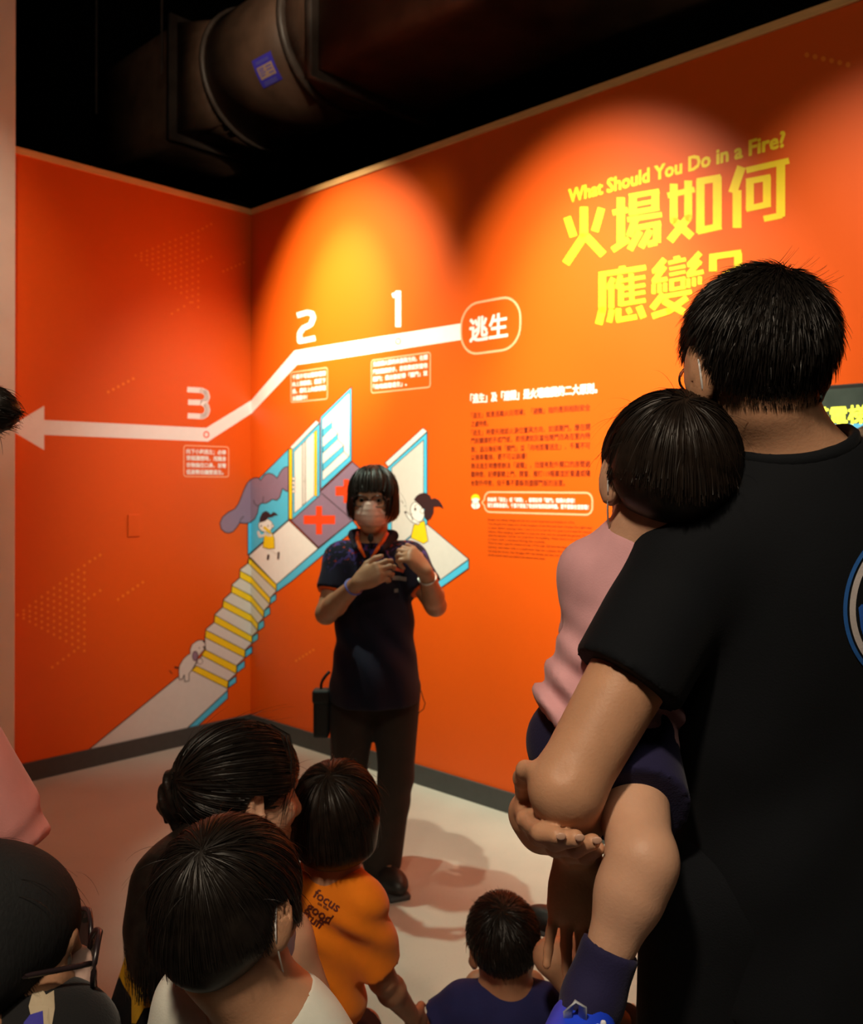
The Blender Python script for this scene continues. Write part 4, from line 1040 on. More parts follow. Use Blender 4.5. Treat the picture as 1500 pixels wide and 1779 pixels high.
def hair(hd, parent, style='short', m=None, n=1500, h=0.006, whorl=(0.1, -0.75, 0.65), thick=0.012, length=0.05, width=0.002, seed=3, line=(0.045, -0.075), extra=None, lift=0.05, grav=0.02, tip=0.0, jit=0.25, cap_low=None, name='hair', label=None, stick=None, swirl=0.35, ear_cut=False):
    """line: height of the hairline at the brow and at the nape"""
    cE, rE = np.array((0, -0.013, 0.032)), np.array((0.076, 0.096, 0.082)) + thick
    zf, zb = line; sl = (zf - zb) / 0.17
    cl = Clay(); z0 = zb + sl * 0.085
    nrm_l = nrm(np.array([0, sl, -1.0])); p_l = np.array([0, 0, z0])
    cutp = (hd.w(*p_l), hd.R.T @ nrm_l)
    cl.ell(hd.w(*cE), rE * hd.s, hd.R, 0.02)
    if style in ('bowl', 'bob'):
        lo = cap_low if cap_low is not None else (-0.055 if style == 'bowl' else -0.085)
        for q in (-1, 1):                                   # side curtains over the ears
            if ear_cut: cl.cone(hd.w(q * 0.048, -0.046, 0.0), hd.w(q * 0.046, -0.046, lo + 0.024), 0.030 * hd.s, 0.026 * hd.s, 0.03 * hd.s)
            else: cl.cone(hd.w(q * 0.066, -0.02, 0.0), hd.w(q * 0.068, -0.022, lo + 0.022), 0.030 * hd.s, 0.026 * hd.s, 0.03 * hd.s)
        cl.ell(hd.w(0, -0.052, lo + 0.03), np.array((0.082 if not ear_cut else 0.072, 0.055, 0.06)) * hd.s, hd.R, 0.04 * hd.s)
        if ear_cut: cl.ell(hd.w(0, -0.066, lo + 0.004), np.array((0.050, 0.036, 0.046)) * hd.s, hd.R, 0.035 * hd.s)
    if extra: extra(cl)
    # open the face and cut along the hairline
    cl.ell(hd.w(0, 0.105, zf - 0.105), np.array((0.066, 0.070, 0.105)) * hd.s, hd.R, 0.012 * hd.s, op='s')
    if style == 'short':
        cl.cuts.append(cutp)
    if ear_cut:
        for q in (-1, 1): cl.ell(hd.w(q * 0.092, -0.006, -0.020), np.array((0.030, 0.026, 0.044)) * hd.s, hd.R, 0.010 * hd.s, op='s')
    V, Q = cl.mesh(h)
    def keep(P):
        below = (P - p_l) @ nrm_l > -0.004
        face = (np.abs(P[:, 0]) < 0.06) & (P[:, 1] > 0.03) & (P[:, 2] < zf)
        if style in ('bowl', 'bob'): below = P[:, 2] < 0.0
        return ~(below | face)
    def stop(P):
        face = (np.abs(P[:, 0]) < 0.055) & (P[:, 1] > 0.055) & (P[:, 2] < zf - 0.012)
        if ear_cut: face = face | ((np.abs(P[:, 0]) > 0.062) & (np.abs(P[:, 1] + 0.006) < 0.024) & (P[:, 2] < 0.020))
        if style == 'short': return face | ((P - p_l) @ nrm_l > 0.010)
        nape = 0.032 * np.exp(-(P[:, 0] / 0.048) ** 2) * (P[:, 1] < -0.03) if ear_cut else 0.0
        return face | (P[:, 2] < lo - nape + 0.004 * np.sin(P[:, 0] * 900))
    S = strands(hd, cE, rE, whorl, n, length, width=width, keep=keep, hang=stop, seed=seed, lift=lift, grav=grav, tip=tip, jit=jit, stick=(0.0 if style != 'short' else -0.2) if stick is None else stick, swirl=swirl)
    fly = strands(hd, cE, rE, whorl, max(20, n // 45), length * 0.7, width=width * 0.45, keep=keep, hang=stop, seed=seed + 100, lift=0.20, grav=grav * 0.5, tip=0.06, jit=0.6, swirl=swirl)   # a few hairs astray
    V, Q = join((V, Q), S, fly)
    o = link(name, fast_mesh(name, V, Q, m or HAIR), parent)
    if label: o['label'] = label
    return o

def tube(name, pts, r, m, parent, n=8, cyc=False, flat=1.0):
    """a thin tube through points"""
    P = [np.asarray(p, float) for p in pts]; V, Fc = [], []; N = len(P); ref = vec(0.13, 0.27, 0.95)
    for i, p in enumerate(P):
        a = P[(i - 1) % N] if (cyc or i) else p; b = P[(i + 1) % N] if (cyc or i < N - 1) else p
        t = nrm(b - a); x = nrm(np.cross(t, ref)); y = np.cross(t, x); rr = r[i] if hasattr(r, '__len__') else r
        for k in range(n):
            a_ = 2 * math.pi * k / n; V.append(p + x * rr * math.cos(a_) + y * rr * flat * math.sin(a_))
    for i in range(N if cyc else N - 1):
        for k in range(n):
            j = (i + 1) % N; Fc.append((i * n + k, i * n + (k + 1) % n, j * n + (k + 1) % n, j * n + k))
    if not cyc: Fc.append(tuple(range(n))[::-1]); Fc.append(tuple(range((N - 1) * n, N * n)))
    me = mesh_from(name, V, Fc, [m], smooth=True)
    return link(name, me, parent)
def bez(a, b, c, n=8):
    a, b, c = map(lambda v: np.asarray(v, float), (a, b, c)); return [(1 - t) ** 2 * a + 2 * t * (1 - t) * b + t * t * c for t in np.linspace(0, 1, n)]
def mask(hd, parent, m=None):
    """pleated face mask with ear loops"""
    cl = Clay()
    cl.ell(hd.w(0, 0.030, -0.050), np.array((0.066, 0.082, 0.062)) * hd.s, hd.R, 0.02)
    cl.cone(hd.w(0, 0.096, -0.018), hd.w(0, 0.098, -0.060), 0.020 * hd.s, 0.022 * hd.s, 0.03)
    cl.cuts.append((hd.w(0, 0.03, 0), hd.R.T @ nrm((0, -1, 0)))); cl.cuts.append((hd.w(0, 0, -0.010), hd.R.T @ nrm((0, -0.25, 1)))); cl.cuts.append((hd.w(0, 0, -0.105), hd.R.T @ nrm((0, 0, -1))))
    b = hd
    cl.disp = lambda X, Y, Z: 0.0006 * np.sin(((X - b.c[0]) * b.u[0] + (Y - b.c[1]) * b.u[1] + (Z - b.c[2]) * b.u[2]) / b.s * 300)
    o = sculpt('face_mask', cl, 0.004, m or M_MASK, parent)
    for q in (-1, 1):
        for z in (-0.025, -0.088):
            tube('ear_loop', bez(hd.w(q * 0.064, 0.032, z), hd.w(q * 0.084, 0.0, z * 0.8), hd.w(q * 0.088, -0.018 if z > -0.05 else -0.020, 0.022 if z > -0.05 else -0.030), 8), 0.0014 * hd.s, M_STRAP, o, 6)
        tube('ear_loop', bez(hd.w(q * 0.088, -0.018, 0.022), hd.w(q * 0.096, -0.036, -0.006), hd.w(q * 0.088, -0.020, -0.030), 8), 0.0014 * hd.s, M_STRAP, o, 6)
    return o
def glasses(hd, parent, w=0.030, hgt=0.021, lens=True, r=0.0018, y=0.104):
    root = None
    for q in (-1, 1):
        ring_ = [hd.w(q * 0.034 + w * math.cos(a), y - 0.010 * abs(math.cos(a)) * (1 if math.cos(a) * q > 0 else 0.2), 0.002 + hgt * math.sin(a)) for a in np.linspace(0, 2 * math.pi, 25)[:-1]]
        o = tube('glasses', ring_, r * hd.s, M_FRAME, parent if root is None else root, 8, True); 
        if root is None: root = o
        else: o.name = 'rim'
        if lens:
            me = mesh_from('lens', ring_, [tuple(range(24))], [M_LENS]); link('lens', me, root)
        tube('temple', bez(hd.w(q * 0.062, y - 0.012, 0.008), hd.w(q * 0.080, 0.05, 0.012), hd.w(q * 0.084, -0.016, 0.012), 8), r * hd.s, M_FRAME, root, 6)
    tube('bridge', bez(hd.w(-0.006, y, 0.004), hd.w(0, y + 0.006, 0.010), hd.w(0.006, y, 0.004), 6), r * hd.s, M_FRAME, root, 6)
    return root
def person(base, label, group=None):
    o = empty('person', base); tag(o, label, 'person', group); return o
def print_on(name, clay, V, Fc, origin, ex, ey, d, m, parent, lift=0.0012):
    """lay a flat outline on cloth: start at origin + x ex + y ey, walk along d to the surface"""
    P = np.array([np.asarray(origin) + v[0] * np.asarray(ex) + v[1] * np.asarray(ey) for v in V]); d = nrm(d); t = np.zeros(len(P))
    for _ in range(60):
        t += np.clip(clay.at(P + d * t[:, None]) - lift, -0.02, 0.03) * 0.8
    return link(name, mesh_from(name, P + d * t[:, None], Fc, [m]), parent)

# ------------------------------------------------------------------ the guide, facing the visitors
GY = 3.42
g = lambda x, y, d=0.0: at(x, y, GY + d)
guide = person((at(650, 1500, GY)[0], GY, 0), 'person in a dark navy polo shirt, mask and glasses, gesturing before the orange wall')
hd = Head(g(648, 868), (-0.06, -1, -0.06), (0.02, 0, 1), 1.0)
gb = Body(hd, g(650, 952, 0.03), g(652, 1178, 0.03), [g(710, 974, 0.03), g(596, 974, 0.03)], [g(757, 1052, -0.05), g(567, 1066, -0.06)], [g(740, 994, -0.22), g(622, 1012, -0.24)],
          [g(690, 1195, 0.03), g(614, 1195, 0.03)], [g(688, 1350, 0.0), g(606, 1350, 0.0)], [vec(*g(664, 1493, 0.0)), vec(*g(600, 1485, 0.1))], [vec(*g(688, 1528, -0.13)), vec(*g(596, 1520, -0.03))],
          sc=0.98, t=1.0, legr=1.0, armr=1.08, curl=((1.15, 1.2, 1.25, 1.3), (0.75, 0.85, 0.95, 1.0)), hd=(nrm((-0.62, -0.18, 0.75)), nrm((0.82, -0.28, 0.42))), pn=(vec(-0.6, 0.6, -0.5), vec(0.15, 0.95, -0.3)), hs=1.0)
sculpt('body', gb.skin(), 0.009, SKIN_DEEP, guide, (g(590, 1100, -0.6), g(780, 800, 0.3), 0.0045))
hd.eyes(guide)
cl = gb.shirt(hem=-0.17, sleeve=0.60, flare=0.046, g=0.018, gs=0.017, waist=1.50)
cl.disp = lambda X, Y, Z: 0.004 * np.sin(X * 60 + Z * 25 + 2 * np.sin(Z * 14)) * np.clip((1.25 - Z) * 3, 0.15, 1)
shirt_g = cl
def shoulder_print(m):
    nt = m.node_tree; b = nt.nodes['Principled BSDF']; src = b.inputs['Base Color'].links[0].from_socket
    tc = nt.nodes.new('ShaderNodeTexCoord'); sp = nt.nodes.new('ShaderNodeSeparateXYZ'); nt.links.new(tc.outputs['Object'], sp.inputs[0])
    mr = nt.nodes.new('ShaderNodeMapRange'); mr.inputs[1].default_value = 1.17; mr.inputs[2].default_value = 1.25; nt.links.new(sp.outputs['Z'], mr.inputs[0])
    for sc_, col, lo in ((26.0, (0.060, 0.040, 0.20, 1), 0.55), (33.0, (0.30, 0.035, 0.02, 1), 0.62)):
        n = nt.nodes.new('ShaderNodeTexNoise'); n.inputs['Scale'].default_value = sc_; n.inputs['Distortion'].default_value = 1.5; nt.links.new(tc.outputs['Object'], n.inputs['Vector'])
        r = nt.nodes.new('ShaderNodeValToRGB'); r.color_ramp.elements[0].position = lo; r.color_ramp.elements[1].position = lo + 0.05; nt.links.new(n.outputs['Fac'], r.inputs['Fac'])
        mu = nt.nodes.new('ShaderNodeMath'); mu.operation = 'MULTIPLY'; nt.links.new(r.outputs['Color'], mu.inputs[0]); nt.links.new(mr.outputs[0], mu.inputs[1])
        mx = nt.nodes.new('ShaderNodeMix'); mx.data_type = 'RGBA'; mx.inputs[7].default_value = col
        nt.links.new(mu.outputs[0], mx.inputs[0]); nt.links.new(src, mx.inputs[6]); src = mx.outputs[2]
    nt.links.new(src, b.inputs['Base Color'])
POLO_P = cloth('dark_navy_polo_printed', (0.010, 0.009, 0.022), sheen=0.05); shoulder_print(POLO_P)
so = sculpt('polo_shirt', cl, 0.008, POLO_P, guide)
M_PIPE = cloth('orange_piping', (0.70, 0.10, 0.01))
for q in (0, 1):                                             # orange cuffs
    e = gb.sh[q] + (gb.el[q] - gb.sh[q]) * 0.60; n = nrm(gb.el[q] - gb.sh[q])
    sculpt('cuff', Clay().cone(e - n * 0.003, e + n * 0.009, 0.0600, 0.0600, 0.002, cut=[(e + n * 0.008, n), (e - n * 0.002, -n)]), 0.006, M_PIPE, so)
cl = Clay()                                                  # standing collar with an orange inside
for q in (-1, 1):
    a = hd.w(q * 0.075, -0.03, -0.140); b = hd.w(q * 0.045, 0.085, -0.175)
    cl.cone(a, b, 0.020, 0.013, 0.015)
cl.cone(hd.w(-0.075, -0.03, -0.140), hd.w(0, -0.075, -0.125), 0.02, 0.02, 0.015); cl.cone(hd.w(0.075, -0.03, -0.140), hd.w(0, -0.075, -0.125), 0.02, 0.02, 0.015)
sculpt('collar', cl, 0.006, POLO, so)
for q in (-1, 1):
    tube('collar_lining', [hd.w(q * 0.056, -0.005, -0.128), hd.w(q * 0.050, 0.055, -0.145), hd.w(q * 0.034, 0.094, -0.172), hd.w(q * 0.012, 0.112, -0.205)], [0.007, 0.008, 0.008, 0.004], M_PIPE, so, 8)
M_TAG = mat('name_tag_grey', (0.22, 0.19, 0.18), rough=0.4, var=0.1)
M_PRO = mat('shirt_print_orange', (0.45, 0.06, 0.02), rough=0.8, var=0.3, scale=40)
def sq_on(name, cx, cy, w, hgt, m, rot=0.0, y0=-0.6):
    c, s_ = math.cos(rot), math.sin(rot); pts = [(-w, -hgt), (w, -hgt), (w, hgt), (-w, hgt)]
    V = []
    for i in range(5):
        for j in range(3):
            x, y = -w + 2 * w * i / 4, -hgt + hgt * j; V.append((x * c - y * s_, x * s_ + y * c))
    Fc = [(i * 3 + j, i * 3 + 3 + j, i * 3 + 4 + j, i * 3 + 1 + j) for i in range(4) for j in range(2)]
    return print_on(name, shirt_g, V, Fc, g(cx, cy, y0), (1, 0, 0), (0, 0, 1), (0, 1, 0), m, so, 0.003)
sq_on('name_tag', 692, 1012, 0.026, 0.008, M_TAG, -0.12, -0.20); 
sq_on('chest_badge', 686, 1034, 0.007, 0.007, M_TAG, 0, -0.20); sq_on('chest_logo', 692, 997, 0.016, 0.006, M_PRO, -0.3, -0.20)
sculpt('trousers', gb.trousers(g=0.016, low=0.026), 0.009, TROUSER, guide)
gb.shoes(guide, size=1.05)
hair(hd, guide, 'bob', HAIR_BROWN, n=1500, h=0.006, whorl=(0.0, -0.25, 0.95), thick=0.017, length=0.17, width=0.004, line=(0.046, -0.075), grav=0.05, lift=0.04, cap_low=-0.075)
mask(hd, guide)
glasses(hd, guide, lens=True)
M_MIC = mat('microphone_foam', (0.012, 0.012, 0.012), rough=0.95, var=0.3, scale=200)
cl = Clay().ell(hd.w(-0.008, 0.112, -0.132), (0.012, 0.012, 0.017)); mic = sculpt('microphone', cl, 0.004, M_MIC, guide)
tube('microphone_stalk', bez(hd.w(-0.008, 0.110, -0.142), hd.w(0.0, 0.11, -0.20), hd.w(0.03, 0.06, -0.24)), 0.0022, M_MIC, mic, 6)
M_BAND = mat('silver_watch', (0.65, 0.60, 0.55), rough=0.3, var=0.1, metal=0.6)
M_BAND2 = mat('blue_wristband', (0.10, 0.10, 0.35), rough=0.6, var=0.3, scale=30)
for q, m, nm in ((0, M_BAND, 'watch'), (1, M_BAND2, 'wristband')):
    n = nrm(gb.wr[q] - gb.el[q]); c = gb.wr[q] - n * 0.035; x = nrm(np.cross(n, (0, 0, 1))); y = np.cross(n, x)
    tube(nm, [c + x * 0.031 * math.cos(a) + y * 0.031 * math.sin(a) for a in np.linspace(0, 2 * math.pi, 21)[:-1]], 0.0065, m, guide, 8, True, 0.5)
# belt pouch with a strap and the loose drawstring
M_POUCH = mat('black_pouch_nylon', (0.008, 0.008, 0.008), rough=0.7, var=0.2, scale=60)
pc = g(559, 1240, 0.0)
po = sculpt('belt_pouch', Clay().box(pc, (0.030, 0.028, 0.088), None, 0.010), 0.007, M_POUCH, None)
po['label'] = 'black radio pouch hanging at the hip of the navy-shirted guide'; po['category'] = 'pouch'
sculpt('pouch_flap', Clay().box(pc + vec(0, -0.006, 0.070), (0.033, 0.030, 0.026), None, 0.008), 0.006, M_POUCH, po)
tube('pouch_strap', bez(pc + vec(0.0, 0, 0.088), pc + vec(-0.012, 0, 0.12), pc + vec(0.03, 0, 0.16)), 0.006, M_POUCH, po, 6)
tube('drawstring', [g(732, 1200, -0.06), g(735, 1212, -0.07), g(739, 1222, -0.07), g(736, 1232, -0.07), g(728, 1238, -0.07), g(727, 1243, -0.07)], 0.0018, TROUSER, guide, 5)

# ------------------------------------------------------------------ the man holding a toddler
man = person((0.50, 1.20, 0), 'person in a black T-shirt seen from behind, holding a small child on the left arm')
hd = Head(at(1314, 638, 1.17), (-0.16, 1, -0.04), (-0.11, 0.03, 1), 0.99)
sL, sR = at(1208, 968, 1.17), at(1622, 962, 1.22)
elL = at(985, 1368, 1.075)
wrL = at(1003, 1478, 1.30)
wrR = vec(0.235, 1.36, 1.075); elR = vec(0.52, 1.44, 1.13)
mb = Body(hd, at(1394, 800, 1.185), vec(0.485, 1.21, 0.97), [sL, sR], [elL, elR], [wrL, wrR],
          [vec(0.385, 1.20, 0.94), vec(0.585, 1.21, 0.94)], [vec(0.345, 1.20, 0.51), vec(0.62, 1.24, 0.51)], [vec(0.33, 1.15, 0.085), vec(0.66, 1.18, 0.085)], [vec(0.31, 1.31, 0.03), vec(0.69, 1.34, 0.03)],
          sc=1.06, t=1.08, armr=1.10, curl=((0.18, 0.25, 0.30, 0.12), (0.9, 0.9, 0.9, 0.9)), hd=(nrm((-0.10, -0.10, -1)), nrm((-1, -0.1, 0.2))), pn=(vec(0.12, -1, 0.1), vec(0, -1, 0)), hands=False, nk=1.0, ears=1.25)
cl = mb.skin()
# the left hand hangs open, palm towards the camera
hand(cl, wrL, nrm((-0.06, -0.05, -1)), vec(0.16, -1, 0.05), (0.10, 0.22, 0.28, 0.10), 1.0, -1, 0.16, 0.004)
# the right hand wraps the left elbow from outside
cl.ell(at(972, 1330, 1.033), (0.008, 0.005, 0.010), None, 0.014, 's')
pk = [at(x, y, Y) for x, y, Y in ((912, 1372, 1.20), (913, 1400, 1.19), (922, 1428, 1.185), (940, 1452, 1.19))]
cl.cone(wrR, (pk[1] + pk[2]) / 2, 0.030, 0.026, 0.03); cl.cone(wrR, pk[3], 0.028, 0.020, 0.03)
cl.ell((pk[1] + pk[2]) / 2 + vec(0.012, 0.02, 0), (0.022, 0.045, 0.042), None, 0.02)
fing = [[(912, 1378, 1.17), (909, 1352, 1.13), (914, 1338, 1.10), (930, 1338, 1.08)],
        [(908, 1404, 1.18), (914, 1424, 1.12), (940, 1447, 1.055), (968, 1452, 1.035)],
        [(918, 1430, 1.18), (935, 1452, 1.11), (965, 1462, 1.05), (1000, 1456, 1.03)],
        [(940, 1455, 1.19), (965, 1473, 1.12), (1000, 1474, 1.06), (1030, 1462, 1.045)],
        [(960, 1462, 1.20), (990, 1488, 1.15), (1018, 1488, 1.09), (1040, 1474, 1.07)]]
for i, f in enumerate(fing):
    P = [at(*q) for q in f]; r = (0.0125, 0.0118, 0.0118, 0.0112, 0.0100)[i]
    for j in range(3): cl.cone(P[j], P[j + 1], r * (1 - 0.05 * j), r * (1 - 0.05 * (j + 1)), 0.006 if j else 0.012)
sculpt('body', cl, 0.010, SKIN, man, (at(880, 1680, 1.35) - vec(0.02, 0.45, 0), at(1140, 1180, 1.2) + vec(0.02, 0.25, 0.02), 0.0036))
M_NAIL = mat('finger_nail', (0.55, 0.33, 0.24), rough=0.3, var=0.04)
for f in fing[1:4]:
    a, b = at(*f[2]), at(*f[3]); n = nrm(b - a); c = b + n * 0.005 + vec(0.0, -0.0080, 0.003)
    sculpt('finger_nail', Clay().ell(c, (0.0062, 0.0016, 0.0048)), 0.0012, M_NAIL, man)
hd.eyes(man)
cl = mb.shirt(hem=-0.22, sleeve=0.56, g=0.018, gs=0.017, neckr=0.066, flare=0.016, waist=1.15)
cl.p = [q for q in cl.p]
cl.disp = lambda X, Y, Z: 0.0035 * np.sin(X * 34 - Z * 22 + 1.5 * np.sin(Z * 9)) * np.clip((1.45 - Z) * 3, 0.1, 1)
shirt_m = cl
ts = sculpt('t_shirt', cl, 0.0065, BLACK_TEE, man)
# ribbed collar and shoulder seam
def on_shirt(cl_, p, d, lift=0.001):
    d = nrm(d); t = 0.0; p = np.asarray(p, float)
    for _ in range(60): t += np.clip(cl_.at((p + d * t)[None, :])[0] - lift, -0.02, 0.03) * 0.8
    return p + d * t
nc = mb.neck - mb.up * 0.012; na = nrm(hd.w(0, -0.02, -0.03) - nc)
x_ = nrm(np.cross(na, (0, 1, 0))); y_ = np.cross(x_, na)
colp = []
for a in np.linspace(0, 2 * math.pi, 41)[:-1]:
    dr = x_ * math.cos(a) + y_ * math.sin(a); best = None
    for tt in np.linspace(-0.06, 0.10, 33):
        q = nc + na * tt + dr * 0.0755
        if shirt_m.at(q[None, :])[0] < 0: best = q
    colp.append(best if best is not None else nc + dr * 0.0755)
sm_ = [np.mean([colp[(i + j) % 40] for j in (-2, -1, 0, 1, 2)], axis=0) for i in range(40)]
tube('collar', sm_, 0.0075, BLACK_TEE, ts, 8, True, 1.3)
# round emblem on the back
M_LB = mat('emblem_blue', (0.010, 0.095, 0.36), rough=0.75, var=0.10, scale=80, bump=0.1, bscale=420)
M_LB2 = mat('emblem_bright_blue', (0.008, 0.085, 0.42), rough=0.75, var=0.10, scale=80, bump=0.1, bscale=420)
M_LW = mat('emblem_white', (0.48, 0.44, 0.44), rough=0.75, var=0.06, scale=80, bump=0.1, bscale=420)
eo = at(1583, 1050, 0.80); per = 0.80 / FPX * 1.345
def annulus(r0, r1, n=72):
    V = [(r * math.cos(2 * math.pi * i / n), r * 1.02 * math.sin(2 * math.pi * i / n)) for r in (r0, r1) for i in range(n)]
    return V, [(i, (i + 1) % n, n + (i + 1) % n, n + i) for i in range(n)]
ec = on_shirt(shirt_m, at(1583, 1050, 0.9), ray(1583, 1050))
pr = ec[1] / FPX                                          # metres per photograph pixel at the back
def emblem(name, V, Fc, m, lift=0.0014):
    P0 = vec(ec[0], 0.80, ec[2])
    return print_on(name, shirt_m, V, Fc, P0, (1, 0, 0), (0, 0, 1), (0, 1, 0), m, ts, lift)
em = emblem('back_emblem', *annulus(132 * pr, 139 * pr), M_LB); em['label'] = 'round blue and white emblem on the back'
emblem('emblem_ring', *annulus(117 * pr, 128 * pr), M_LW)
V, Fc, n = [], [], 40                                      # blue lower field with a wavy top
for i in range(n + 1):
    x = -112 + 224 * i / n; lowy = -math.sqrt(max(0, 112 ** 2 - x ** 2)); top = 4 + 5 * math.sin(x / 30.0)
    top = max(lowy, min(top, -lowy))
    for j in range(7): V.append((x * pr, (lowy + (top - lowy) * j / 6) * pr))
Fc = [(i * 7 + j, i * 7 + 7 + j, i * 7 + 8 + j, i * 7 + 1 + j) for i in range(n) for j in range(6)]
emblem('emblem_field', V, Fc, M_LB2)
sculpt('trousers', mb.trousers(g=0.022, low=0.03), 0.012, cloth('black_denim', (0.0032, 0.0042, 0.0062), sheen=0.02), man)
mb.shoes(man, size=1.1)
hair(hd, man, 'short', HAIR, n=9000, h=0.005, whorl=(0.25, -0.45, 0.85), thick=0.0115, length=0.030, width=0.0013, line=(0.055, -0.050), ear_cut=True, lift=0.10, grav=0.02, tip=0.10, jit=0.40, seed=11, stick=9)
stb = strands(hd, (0, -0.013, 0.0), (0.0745, 0.094, 0.09), (0, -0.3, 1), 2600, 0.008, width=0.0009, grav=0.1, seed=5, lift=0.03, tip=0.08,
              keep=lambda P: (P[:, 1] < -0.02) & (P[:, 2] < -0.03) & (P[:, 2] > -0.082 + 0.25 * np.abs(P[:, 0])))
link('nape_stubble', fast_mesh('nape_stubble', *stb, HAIR), man)
cow = strands(hd, (0, -0.013, 0.032), (0.088, 0.108, 0.094), (-0.4, 0.3, 0.8), 220, 0.034, width=0.0012, grav=-0.03, seed=8, lift=0.25, tip=0.45, jit=0.7, keep=lambda P: (P[:, 0] > 0.02) & (P[:, 0] < 0.075) & (P[:, 2] > 0.085) & (P[:, 1] < 0.05))
link('stray_hair', fast_mesh('stray_hair', *cow, HAIR), man)
mo = mask(hd, man, M_STRAP)
glasses(hd, man)

# ------------------------------------------------------------------ the toddler on the man's arm
tod = person((0.235, 1.25, 0.98), 'small child in a pink top and navy shorts, carried by the man in black')
hd = Head(at(1158, 837, 1.185), (-0.03, 1, -0.06), (0.10, 0.06, 1), 0.895)
neckT = at(1130, 938, 1.21)
tb = Body(hd, neckT, at(1050, 1262, 1.245), [at(1034, 1000, 1.240), at(1220, 990, 1.240)], [at(1020, 1085, 1.38), at(1255, 1050, 1.33)], [at(1090, 1070, 1.46), at(1230, 1010, 1.43)],
          [at(1000, 1290, 1.29), at(1085, 1300, 1.20)], [at(1000, 1330, 1.46), at(1115, 1494, 1.045)], [at(1010, 1480, 1.48), at(1046, 1690, 1.025)], [at(990, 1520, 1.55), at(1008, 1770, 0.985)],
          sc=0.70, t=0.66, armr=0.95, legr=1.0, curl=((0.6,) * 4, (0.6,) * 4), hs=0.85, nk=0.80, ears=1.2)
cl = tb.skin()
cl.ell(tb.kn[1] + vec(0.006, 0, 0), (0.030, 0.036, 0.036), None, 0.02)
sculpt('body', cl, 0.008, SKIN_LIGHT, tod, (at(1000, 1779, 0.98) - vec(0.02, 0.06, 0), at(1180, 1380, 1.1) + vec(0.02, 0.1, 0), 0.004))
hd.eyes(tod)
cl = tb.shirt(hem=0.02, sleeve=0.95, g=0.016, gs=0.011, waist=1.30, flare=0.014, neckr=0.054)
def fold(X, Y, Z):
    w = np.clip((1.36 - Z) * 6, 0, 1)
    return w * (0.007 * np.sin(Z * 120 + X * 70 + 1.6 * np.sin(X * 40)) + 0.004 * np.sin(Z * 66 - X * 90)) + 0.0015 * np.sin(X * 60 + Z * 40)
cl.disp = fold
shirt_t = cl
pt = sculpt('long_sleeved_top', cl, 0.0055, PINK_TOP, tod)
nc = tb.neck - tb.up * 0.012; na = nrm(hd.w(0, -0.02, -0.03) - nc); x_ = nrm(np.cross(na, (0, 1, 0))); y_ = np.cross(x_, na)
colp = []
for a in np.linspace(0, 2 * math.pi, 41)[:-1]:
    dr = x_ * math.cos(a) + y_ * math.sin(a); best = None
    for tt in np.linspace(-0.05, 0.08, 27):
        q = nc + na * tt + dr * 0.0470
        if shirt_t.at(q[None, :])[0] < 0: best = q
    colp.append(best if best is not None else nc + dr * 0.0470)
sm_ = [np.mean([colp[(i + j) % 40] for j in (-2, -1, 0, 1, 2)], axis=0) for i in range(40)]
tube('neckband', sm_, 0.0065, PINK_TOP, pt, 8, True, 1.4)
cl = tb.trousers(g=0.016, to=0.58)
sculpt('shorts', cl, 0.006, NAVY, tod)
hair(hd, tod, 'bowl', HAIR_BROWN, n=6500, h=0.005, whorl=(-0.08, -0.62, 0.78), thick=0.017, length=0.14, width=0.0016, line=(0.030, -0.07), grav=0.045, lift=0.05, cap_low=-0.012, jit=0.14, seed=21, ear_cut=True)
mask(hd, tod, M_STRAP)
for q in (0, 1):                                              # socks and shoes
    n = nrm(tb.an[q] - tb.kn[q]); a0 = tb.an[q] - n * 0.030
    sk = Clay().cone(a0, tb.an[q] + n * 0.035, 0.0335, 0.033, 0.01, cut=[(a0, -n)]); sk.cone(tb.an[q] + n * 0.03, tb.toe[q], 0.030, 0.024, 0.02)
    sculpt('sock', sk, 0.005, NAVY, tod)
M_S1 = mat('shoe_bright_blue', (0.010, 0.055, 0.75), rough=0.5, var=0.1); M_S2 = mat('shoe_pink', (0.80, 0.40, 0.45), rough=0.6, var=0.1)
M_S3 = mat('shoe_loop_grey', (0.42, 0.46, 0.52), rough=0.7, var=0.15, scale=120); M_S4 = mat('shoe_print_white', (0.7, 0.72, 0.8), rough=0.6, var=0.1)
for q in (0, 1):
    a, t = tb.an[q] + nrm(tb.an[q] - tb.kn[q]) * 0.030, tb.toe[q]
    f = nrm(t - a); ctr = a + f * 0.035 + vec(0, 0, -0.018)
    sh = sculpt('shoe', Clay().cone(ctr - vec(0, 0, 0.0), ctr + f * 0.05, 0.038, 0.033, 0.02), 0.005, M_S1, tod)
    sculpt('shoe_side', Clay().ell(ctr + vec(-0.022, -0.020, 0.006), (0.020, 0.022, 0.024)), 0.004, M_S2, sh)
    tube('pull_tab', [ctr + vec(-0.018, -0.026, 0.018), ctr + vec(-0.020, -0.030, 0.040), ctr + vec(-0.012, -0.031, 0.052), ctr + vec(-0.004, -0.030, 0.046), ctr + vec(-0.004, -0.026, 0.020)], 0.0052, M_S3, sh, 8, False, 0.35)
    for dx, dz in ((0.012, 0.022), (0.018, 0.026), (0.023, 0.020)):
        sculpt('shoe_print', Clay().ell(ctr + vec(dx, -0.030, dz), (0.004, 0.003, 0.006)), 0.002, M_S4, sh)

